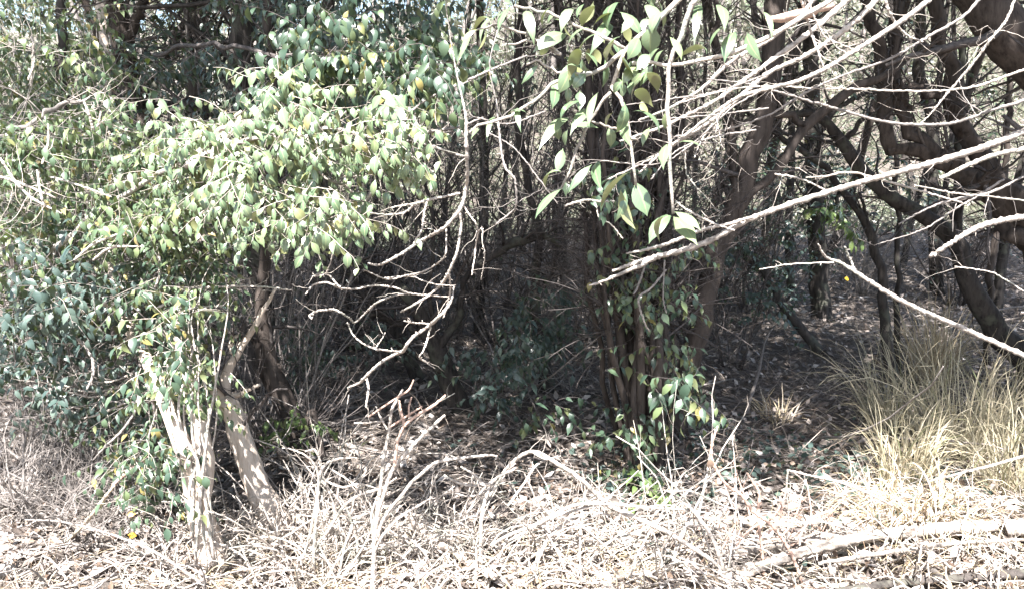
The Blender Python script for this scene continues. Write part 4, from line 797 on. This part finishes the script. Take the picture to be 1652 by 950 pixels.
bare('yellowish stick poking out of the litter, lit by sun', [[(110, 870, 7), (140, 840, 9), (165, 808, 9), (185, 782, 6)]], 3.1, 756, M['straw'], side=0)
bare('long thin dark twig crossing the sunlit litter in front of the pale tree', [[(330, 945, 6), (290, 915, 6), (240, 885, 6), (190, 865, 5), (140, 850, 4), (90, 840, 4), (40, 838, 3)]], 2.9, 757, M['twig_grey'], side=6, side_len=.2, sub=5)
for i, (lab, ln, m_) in enumerate([('pale straight bare twig over the upper bush', [[(45, 130, 4), (55, 100, 5), (52, 60, 5)], [(50, 140, 5), (55, 70, 4)]], 'twig_pale'), ('thin bleached uprights in the bush, near the arching bough', [[(152, 210, 5), (142, 180, 5), (135, 163, 4)], [(158, 205, 5), (163, 180, 4)], [(68, 265, 4), (78, 230, 5), (78, 200, 4)]], 'twig_pale'),
      ('tangle of pale straws slanting through the lower bush', [[(0, 255, 5), (30, 300, 5), (60, 325, 5), (100, 345, 3)], [(-20, 280, 6), (30, 295, 6), (90, 320, 4)], [(60, 275, 4), (65, 310, 5), (72, 335, 4)], [(80, 285, 4), (130, 300, 4), (180, 318, 3)], [(120, 420, 6), (150, 395, 6), (190, 378, 5), (220, 360, 3)], [(150, 420, 5), (180, 400, 6), (230, 398, 3)]], 'twig_pale'),
      ('crossed bleached twigs among the brightest leaves', [[(345, 250, 8), (360, 225, 9), (372, 212, 7)], [(352, 290, 5), (350, 260, 6), (378, 190, 4)], [(480, 225, 5), (500, 230, 6), (535, 232, 4)]], 'twig_pale')]):
    bare(lab, ln, 3.0, 760 + i, M[m_], side=6, side_len=.25, sub=8)

# ------------------------------------------------------------------ cut bush and dead canes in the foreground
cutb = bare('cut back bleached bush with blunt reddish stubs rising from the dry canes', [
  [(598, 985, 14), (602, 935, 13), (604, 890, 12), (606, 850, 11), (612, 800, 10), (616, 770, 9), (618, 745, 9), (624, 715, 8), (629, 689, 8), (632, 662, 8), (640, 645, 7), (650, 628, 5)], [(603, 880, 10), (606, 855, 10), (612, 820, 9), (620, 795, 9), (628, 770, 9), (637, 752, 9), (658, 727, 9), (681, 703, 8), (700, 685, 8), (718, 669, 6)],
  [(608, 870, 10), (615, 845, 9), (630, 820, 9), (646, 801, 9), (662, 780, 9), (681, 763, 9), (695, 750, 9), (712, 743, 8), (740, 738, 8), (764, 736, 7), (785, 734, 6), (803, 735, 4)],
  [(606, 885, 8), (620, 860, 8), (638, 840, 7), (653, 828, 7), (675, 815, 6), (698, 801, 3)], [(658, 730, 7), (682, 700, 5), (690, 686, 4)], [(712, 745, 4), (718, 730, 5), (722, 752, 3)], [(625, 693, 4), (615, 675, 5), (606, 655, 3)], [(620, 679, 3), (596, 681, 5), (571, 682, 3)],
  [(604, 880, 7), (600, 830, 6), (615, 790, 5), (640, 770, 4)]], 3.0, 801, M['twig_pale'], name='cut_bush', cat='bush', side=0, dw=0, nodes=False)
bare('reddish brown cut stubs forking at the top of the bleached bush', [[(637, 752, 9), (638, 735, 9), (643, 708, 8), (653, 686, 8), (675, 668, 8), (700, 653, 8), (719, 637, 6)], [(630, 688, 6), (653, 673, 6), (681, 655, 5)], [(594, 672, 6), (618, 656, 6), (642, 640, 6), (660, 628, 6), (667, 612, 4)], [(652, 685, 7), (647, 664, 7), (644, 645, 5)], [(660, 672, 6), (660, 655, 5), (664, 640, 4)]], 2.97, 802, M['twig_red'], side=0, dw=0, nodes=False, ws=.62, onto=cutb)
bare('bent bare cane with a dead leaf hanging from it, beyond the pale log', [[(1295, 940, 8), (1280, 900, 8), (1262, 868, 8), (1240, 842, 8), (1216, 825, 8), (1195, 797, 8), (1174, 783, 7), (1160, 765, 7), (1148, 738, 7), (1150, 710, 6), (1158, 687, 5)], [(1232, 935, 7), (1230, 890, 7), (1223, 835, 7), (1225, 797, 7), (1215, 778, 6), (1206, 763, 5)],
  [(1240, 860, 5), (1260, 830, 5), (1258, 800, 3)], [(1255, 870, 5), (1280, 840, 5), (1294, 800, 4)], [(1285, 870, 5), (1310, 838, 4), (1345, 822, 3)], [(1165, 885, 5), (1180, 855, 5), (1192, 835, 3)], [(1223, 845, 5), (1205, 858, 5), (1188, 880, 4)]], 3.15, 803, M['twig_red'], name='dead_cane', side=3, side_len=.08, cat='cane', dw=0)
l = MB(); l.leaves([P(1146, 738, 3.13)], [np.array([.02, -.2, -1.])], [np.array([0, -1., .1])], .055, .55, .5, .3, 2)
solo('dead_leaf', l, M['litter_shade_tone'], 'crumpled pale dead leaf hanging on the bent bare cane', 'leaf', tuple(P(1146, 738, 3.13)))
l = MB(); l.leaves([P(1362, 449, 7.5)], [np.array([1., 0, -.2])], [np.array([0, -.8, .6])], .055, .8, .3, .2, 2)
solo('yellow_leaf', l, M['yellow'], 'single bright yellow leaf on the litter slope beyond the straight trunk', 'leaf', tuple(P(1362, 449, 7.5)))
l = MB(); l.leaves([P(205, 830, 3.2), P(206, 862, 3.1)], [np.array([1., 0, .2]), np.array([1, .2, -.2])], [np.array([0, -.8, .6])] * 2, .035, .7, .3, .2, 2)
solo('orange_leaf', l, M['orange'], 'small orange dead leaf in the sunlit litter near the forked pale tree', 'leaf', tuple(P(205, 830, 3.2)))

def arcs(n, c, rad, h, L, rng, K=8, r=.0028, bias=(0, 0)):
    a = rng.uniform(0, 6.28, n); q = np.sqrt(rng.uniform(0, 1, n)) * rad
    st = np.stack([c[0] + np.cos(a) * q, c[1] + np.sin(a) * q * .55, np.zeros(n)], 1); st[:, 2] = gz(st[:, 0], st[:, 1])
    b = rng.uniform(0, 6.28, n); d = nrm(np.stack([np.cos(b) + bias[0], np.sin(b) * .6 + bias[1], rng.uniform(.3, 2.2, n) * h], 1)); o = np.empty((n, K, 3)); o[:, 0] = st
    Ln = L * rng.uniform(.4, 1.1, n); g = rng.uniform(.06, .38, n)
    for j in range(1, K):
        d = nrm(d + rng.normal(0, .09, (n, 3)) - np.stack([0 * g, 0 * g, g], 1)); o[:, j] = o[:, j - 1] + d * (Ln / (K - 1))[:, None]
    o[..., 2] = np.maximum(o[..., 2], gz(o[..., 0], o[..., 1]) + .01)
    return o, r * rng.uniform(.5, 1.6, n)[:, None] * np.linspace(1, .45, K)[None]
def cane_heap(label, px, py, rad, h, L, n, seed, mat, fine=None, Lf=.14, bias=(0, 0), r=.0042, blades=0, name='cane_clump', cat='dead canes'):
    rg = R_(seed); c = G(px, py); o, rr = arcs(n, c, rad, h, L, rg, r=r, bias=bias); root = thing(name, label, cat, c)
    for j in range(n): s = MB(); s.tubes(o[j], rr[j], 5); part('cane', s, mat, root)
    t = MB(); a_, ar = grow(o, rr, fine or n * 3, Lf, rg, 5, rs=.6, rmin=.0008, wob=.09, out=1.1); t.tubes(a_, ar, 3)
    part('fine_twigs', t, mat, root)
    if blades:
        q = MB(); o, rr = arcs(blades, c, rad * 1.1, h * .7, L * .7, rg); q.ribbons(o, .0022 * np.ones((blades, 1)) * np.linspace(1, .2, 8), nrm(rg.normal(size=(blades, 3)))); part('straw', q, M['straw'], root)
    return root
cane_heap('tall rounded mound of bleached dead canes in front of the multi-stemmed clump', 890, 900, .5, .9, .5, 110, 901, M['twig_pale'], blades=60)
cane_heap('sweeping bleached canes bowing towards the pale log', 1040, 925, .42, .9, .85, 80, 902, M['twig_pale'], bias=(.9, 0), blades=50)
cane_heap('bleached canes at the foot of the cut back bush', 620, 920, .5, 1.3, .45, 120, 903, M['twig_pale'], blades=80)
cane_heap('dense bleached canes between the leaning pale trunk and the cut bush', 490, 900, .42, 1.6, .5, 110, 904, M['twig_pale'], blades=80)
cane_heap('low sunlit canes piled at the base of the pale trees', 395, 925, .4, 1.3, .42, 90, 905, M['twig_pale'], blades=60)
cane_heap('low bleached canes in the bare middle stretch of ground', 770, 930, .45, 1.1, .42, 100, 906, M['twig_pale'], blades=60)
cane_heap('loose dead canes lying over the pale log', 1300, 925, .5, .6, .4, 50, 907, M['twig_pale'], blades=70)
cane_heap('thin dead canes by the broken end of the pale log', 1560, 930, .5, .7, .4, 60, 908, M['twig_pale'], blades=100)
cane_heap('reddish dead canes upright beyond the pale log', 1265, 880, .3, 1.8, .3, 16, 909, M['twig_red'], blades=40)
cane_heap('spindly bleached canes arching high beside the vine covered trunk', 530, 850, .2, 2.2, .75, 36, 910, M['twig_pale'], fine=180)
cane_heap('sunlit dry canes on the litter bank near the camera', 170, 935, .5, .6, .35, 60, 911, M['twig_grey'], blades=100)
for i, (lab, ln) in enumerate([('long bleached cane arching over the mound and down to the pale log', [[(790, 800, 5), (820, 752, 7), (858, 728, 8), (900, 748, 9), (938, 773, 9), (983, 815, 10), (1028, 835, 10), (1080, 860, 10), (1150, 905, 9), (1181, 938, 8)], [(858, 728, 4), (880, 740, 4), (900, 735, 3)], [(820, 815, 6), (845, 780, 6), (868, 748, 5), (905, 735, 3)]]),
      ('bleached canes crossing level over the mound', [[(790, 880, 6), (820, 863, 7), (872, 842, 7), (924, 815, 7), (976, 812, 7), (1046, 818, 6), (1098, 821, 5), (1150, 828, 3)], [(800, 885, 7), (889, 835, 8), (959, 815, 6), (987, 801, 4)], [(850, 945, 7), (889, 863, 7), (942, 828, 5), (985, 830, 3)]]),
      ('frayed tan cane slanting down beside the pale log', [[(1075, 790, 4), (1091, 801, 6), (1122, 828, 8), (1150, 870, 9), (1167, 919, 9), (1172, 950, 8)], [(1080, 794, 3), (1115, 792, 4), (1167, 815, 4), (1188, 821, 3)], [(1028, 735, 2), (1060, 773, 3), (1077, 828, 4), (1080, 870, 3)]]),
      ('branched bleached cane reaching from the cut bush to the mound', [[(772, 945, 9), (775, 912, 9), (776, 870, 8), (778, 828, 8), (792, 780, 7), (812, 765, 6), (830, 757, 4)], [(716, 766, 4), (750, 782, 5), (790, 781, 5), (815, 778, 3)], [(743, 752, 4), (765, 765, 5), (785, 780, 5), (808, 765, 5), (832, 747, 3)], [(790, 790, 4), (760, 800, 4), (735, 795, 2)]]),
      ('tall bleached canes with curled heads near the reddish stump', [[(505, 940, 8), (508, 870, 8), (512, 815, 8), (516, 766, 7), (526, 748, 6), (545, 740, 5), (570, 738, 3)], [(521, 870, 6), (556, 815, 6), (591, 794, 6), (625, 787, 4), (640, 792, 2)], [(516, 770, 5), (550, 785, 5), (580, 780, 4), (610, 788, 2)], [(479, 933, 6), (500, 860, 6), (514, 775, 5), (500, 740, 4), (470, 724, 3), (455, 722, 2)], [(532, 755, 4), (570, 780, 4), (598, 815, 4), (604, 850, 3)], [(518, 745, 4), (508, 725, 4), (492, 728, 2)]]),
      ('arching bleached canes between the cut bush and the reddish stump', [[(545, 935, 6), (560, 870, 6), (585, 830, 6), (620, 815, 5), (650, 830, 3)], [(570, 940, 6), (577, 884, 5), (563, 828, 5), (548, 800, 3)], [(640, 940, 6), (650, 900, 6), (690, 870, 5), (730, 862, 4), (770, 868, 2)], [(700, 945, 6), (690, 900, 5), (660, 868, 4), (630, 862, 3)]]),
      ('pale straight reed lying out over the dark litter from the grass', [[(1270, 757, 4), (1310, 767, 5), (1355, 777, 6), (1400, 795, 6), (1440, 815, 5)], [(1271, 757, 4), (1269, 790, 4), (1272, 830, 4), (1270, 875, 3)], [(1340, 822, 4), (1310, 835, 5), (1293, 860, 5), (1290, 880, 4)]]),
      ('pale cane bent across the lower grass', [[(1652, 735, 6), (1600, 750, 6), (1560, 760, 5), (1500, 775, 3)], [(1560, 945, 6), (1540, 905, 6), (1520, 880, 5), (1500, 860, 3)], [(1515, 945, 6), (1545, 905, 6), (1580, 885, 5), (1620, 875, 3)]])]):
    bare(lab, ln, 3.0 + (.1 if i < 6 else .25), 960 + i, M['twig_pale'], side=9, side_len=.16, sub=6, name='dead_cane', cat='cane', ws=.8, dw=.01, nodes=False)
# the grey tangle by the left edge
for i, (px, py, h, lab) in enumerate([(40, 830, .8, 'grey tangled dead shrub nearest the side edge'), (130, 850, .6, 'grey tangled dead shrub in front of the gnarled shaded trunk'), (-20, 800, .95, 'taller grey tangled dead shrub under the blue green bush'), (215, 830, .4, 'small grey tangle of twigs against the forked pale tree')]):
    c = G(px, py); shrub('dead_shrub', lab, c, h, 1.0, R_(950 + i), 14, 110, 420, mat=M['twig_grey'], L1=.35, L2=.22, r=.006, wob=.13)

# ------------------------------------------------------------------ logs
def log(label, spec, Y, seed, mat, sides=24, jit=.22, wob=.004, name='log'):
    r = R_(seed); Pt, Rr = path(spec, Y, 90, r, 0, wob * .4); Rr = Rr * (1 + .08 * np.sin(np.arange(90) * .35 + r.uniform(0, 6)) + r.normal(0, .03, 90))
    for k in range(len(Pt)): Pt[k, 2] = max(Pt[k, 2], float(gz(Pt[k, 0], Pt[k, 1])) + Rr[k] * .35)
    b = MB(); b.tubes(Pt, Rr, sides, jit, r); return solo(name, b, mat, label, 'log', tuple(Pt[0]))
log('long pale fallen log, sunlit on top, with a broken end', [(1120, 985, 18, 2.95), (1190, 935, 20, 3.1), (1232, 912, 17, 3.15), (1300, 889, 19, 3.2), (1388, 868, 20, 3.3), (1475, 858, 21, 3.3), (1545, 852, 25, 3.3), (1605, 850, 20, 3.3)], 3.2, 1001, M['log'])
log('short pale fallen log lying end to end with the longer one', [(1622, 852, 28, 3.3), (1670, 850, 34, 3.3), (1760, 852, 36, 3.3), (1860, 850, 34, 3.3)], 3.3, 1002, M['log'])
log('thin pale fallen branch lying in front of the long pale log', [(1320, 908, 6, 3.15), (1400, 895, 7, 3.15), (1480, 884, 7, 3.15), (1560, 874, 6, 3.15), (1700, 868, 5, 3.15)], 3.1, 1003, M['log'], 9)
log('brown log under the long pale log, its shade put into dark bark', [(1330, 955, 10, 2.95), (1380, 950, 11, 2.95), (1440, 942, 12, 3.0), (1550, 932, 13, 3.0), (1700, 922, 14, 3.0), (1850, 910, 13, 3.0)], 3.0, 1004, M['bark'])  # dark bark stands in for shade, nothing shades this log
log('dark fallen log lying behind the canes and the pale log', [(1050, 862, 22, 3.7), (1130, 860, 26, 3.65), (1240, 858, 28, 3.6), (1340, 852, 26, 3.6), (1430, 842, 22, 3.6)], 3.6, 1005, M['log'])
log('second dark fallen log just below the other dark one', [(1150, 890, 24, 3.35), (1230, 882, 28, 3.35), (1310, 872, 26, 3.4), (1400, 862, 20, 3.45)], 3.4, 1006, M['log'])
log('bleached thick stick lying slanted among the canes', [(655, 830, 9, 3.3), (700, 870, 15, 3.25), (750, 902, 15, 3.15), (800, 930, 11, 3.0)], 3.2, 1007, M['bark_pale'], 10)
log('dark fallen branch lying on the litter beside the clump', [(935, 790, 12, 4.0), (960, 765, 12, 4.2), (985, 745, 10, 4.35)], 4.2, 1008, M['bark'], 8)
log('dark fallen branch low on the litter slope', [(920, 665, 12, 5.4), (960, 645, 14, 5.5), (1000, 640, 10, 5.6)], 5.5, 1009, M['bark'], 8)

# rocks
def rock(label, px, py, s, seed, mat=None):
    r = R_(seed); me = MB(); c = G(px, py); n = 10; th = np.linspace(.02, math.pi - .02, n); ph = np.linspace(0, 2 * math.pi, 14, endpoint=False)
    T, H = np.meshgrid(th, ph, indexing='ij'); k = 1 + .14 * np.sin(2 * H + r.uniform(0, 6)) * np.sin(T) + .1 * np.sin(3 * T + r.uniform(0, 6)) * np.sin(H + 1) * np.sin(T) + r.normal(0, .02, T.shape)
    V = np.stack([np.sin(T) * np.cos(H), np.sin(T) * np.sin(H) * .8, np.cos(T) * .6], -1) * k[..., None] * s + c + np.array([0, 0, s * .3]); idx = np.arange(n * 14).reshape(n, 14)
    A, B = idx[:-1], idx[1:]; me.add(V, [np.stack([A, B, np.roll(B, -1, 1), np.roll(A, -1, 1)], -1).reshape(-1, 4), idx[0][None, ::-1], idx[-1][None]])
    return solo('stone', me, mat or M['rock'], label, 'stone', tuple(c))
rock('rounded buff stone at the lower corner of the sunlit litter', 8, 925, .05, 1101)
rock('pale flat stone in the shade at the foot of the thicket bank', 130, 815, .07, 1102)
rock('pinkish grey stone behind the clump, half hidden by leaves', 1128, 672, .09, 1103)
rock('grey stone half buried in the mound of bleached canes', 875, 815, .06, 1104)
rock('dark grey stone low among the canes in the middle', 735, 935, .05, 1105)

# ------------------------------------------------------------------ grass tufts
def tuft(label, px, py, h, rad, n, seed, mat, spread=.45, w_=.0034, g=(.05, .32), lean=(0, 0), Y=None):
    r = R_(seed); c = G(px, py) if Y is None else np.array(gp(px, Y)); K = 8; a = r.uniform(0, 6.28, n); q = np.sqrt(r.uniform(0, 1, n)) * rad
    st = np.stack([c[0] + np.cos(a) * q, c[1] + np.sin(a) * q * .8, np.zeros(n)], 1); st[:, 2] = gz(st[:, 0], st[:, 1]) - .01
    b = a + r.normal(0, .8, n); d = nrm(np.stack([np.cos(b) * spread * r.uniform(0, 1.4, n) + lean[0], np.sin(b) * spread * r.uniform(0, 1.4, n) + lean[1], np.ones(n)], 1)); o = np.empty((n, K, 3)); o[:, 0] = st
    L = h * r.uniform(.45, 1.2, n); gg = r.uniform(g[0], g[1], n)
    for j in range(1, K): d = nrm(d + r.normal(0, .075, (n, 3)) - np.stack([0 * gg, 0 * gg, gg * (j / K)], 1) * 2.2); o[:, j] = o[:, j - 1] + d * (L / (K - 1))[:, None]
    o[..., 2] = np.maximum(o[..., 2], gz(o[..., 0], o[..., 1]) + .01)
    m_ = MB(); m_.ribbons(o, w_ * r.uniform(.6, 1.3, n)[:, None] * np.array([.7, .9, 1, .95, .8, .6, .35, .08])[None], nrm(np.cross(d, r.normal(size=(n, 3))))); return solo('grass_tuft', m_, mat, label, 'grass', tuple(c))
tuft('pale yellow tall grass tuft, highest on the slope, in a patch of sun', 1505, 618, .74, .15, 340, 1201, M['straw'], .4)
tuft('green tall grass tuft leaning over in front of the crooked sapling', 1440, 700, .7, .15, 190, 1202, M['grass'], .4, lean=(-.1, 0))
tuft('straw coloured tall grass tuft with a brightly lit foot', 1455, 790, .5, .13, 240, 1203, M['grass'], .35)
tuft('widest tall grass tuft, mixed green and straw, behind the pale log', 1550, 740, .82, .22, 300, 1204, M['grass'], .45)
tuft('bright green grass tuft standing over the broken log end', 1630, 800, .6, .18, 260, 1205, M['grass'], .5)
tuft('dry straw tuft flopping over the pale log', 1490, 835, .4, .25, 420, 1206, M['straw'], 1.1, g=(.2, .6))
tuft('dry straw tuft spilling towards the open litter', 1400, 825, .34, .12, 110, 1207, M['straw'], 1.1, g=(.2, .6))
tuft('sparse tall grass tuft at the side edge of the slope', 1640, 700, .6, .2, 160, 1208, M['grass'], .5)
tuft('small brown grass tuft on the open leaf litter', 1250, 680, .25, .12, 90, 1209, M['straw'], .8)
for i, (px, py) in enumerate([(560, 945), (680, 935), (860, 945), (960, 940), (1080, 940), (450, 945), (1420, 935), (1640, 930)]):
    tuft('dry straw tuft among the bleached canes by the lower edge of the view', px, py, .24, .2, 70, 1220 + i, M['straw'], 1.0, g=(.2, .6)).__setitem__('group', 'dry straw tufts along the lower edge')
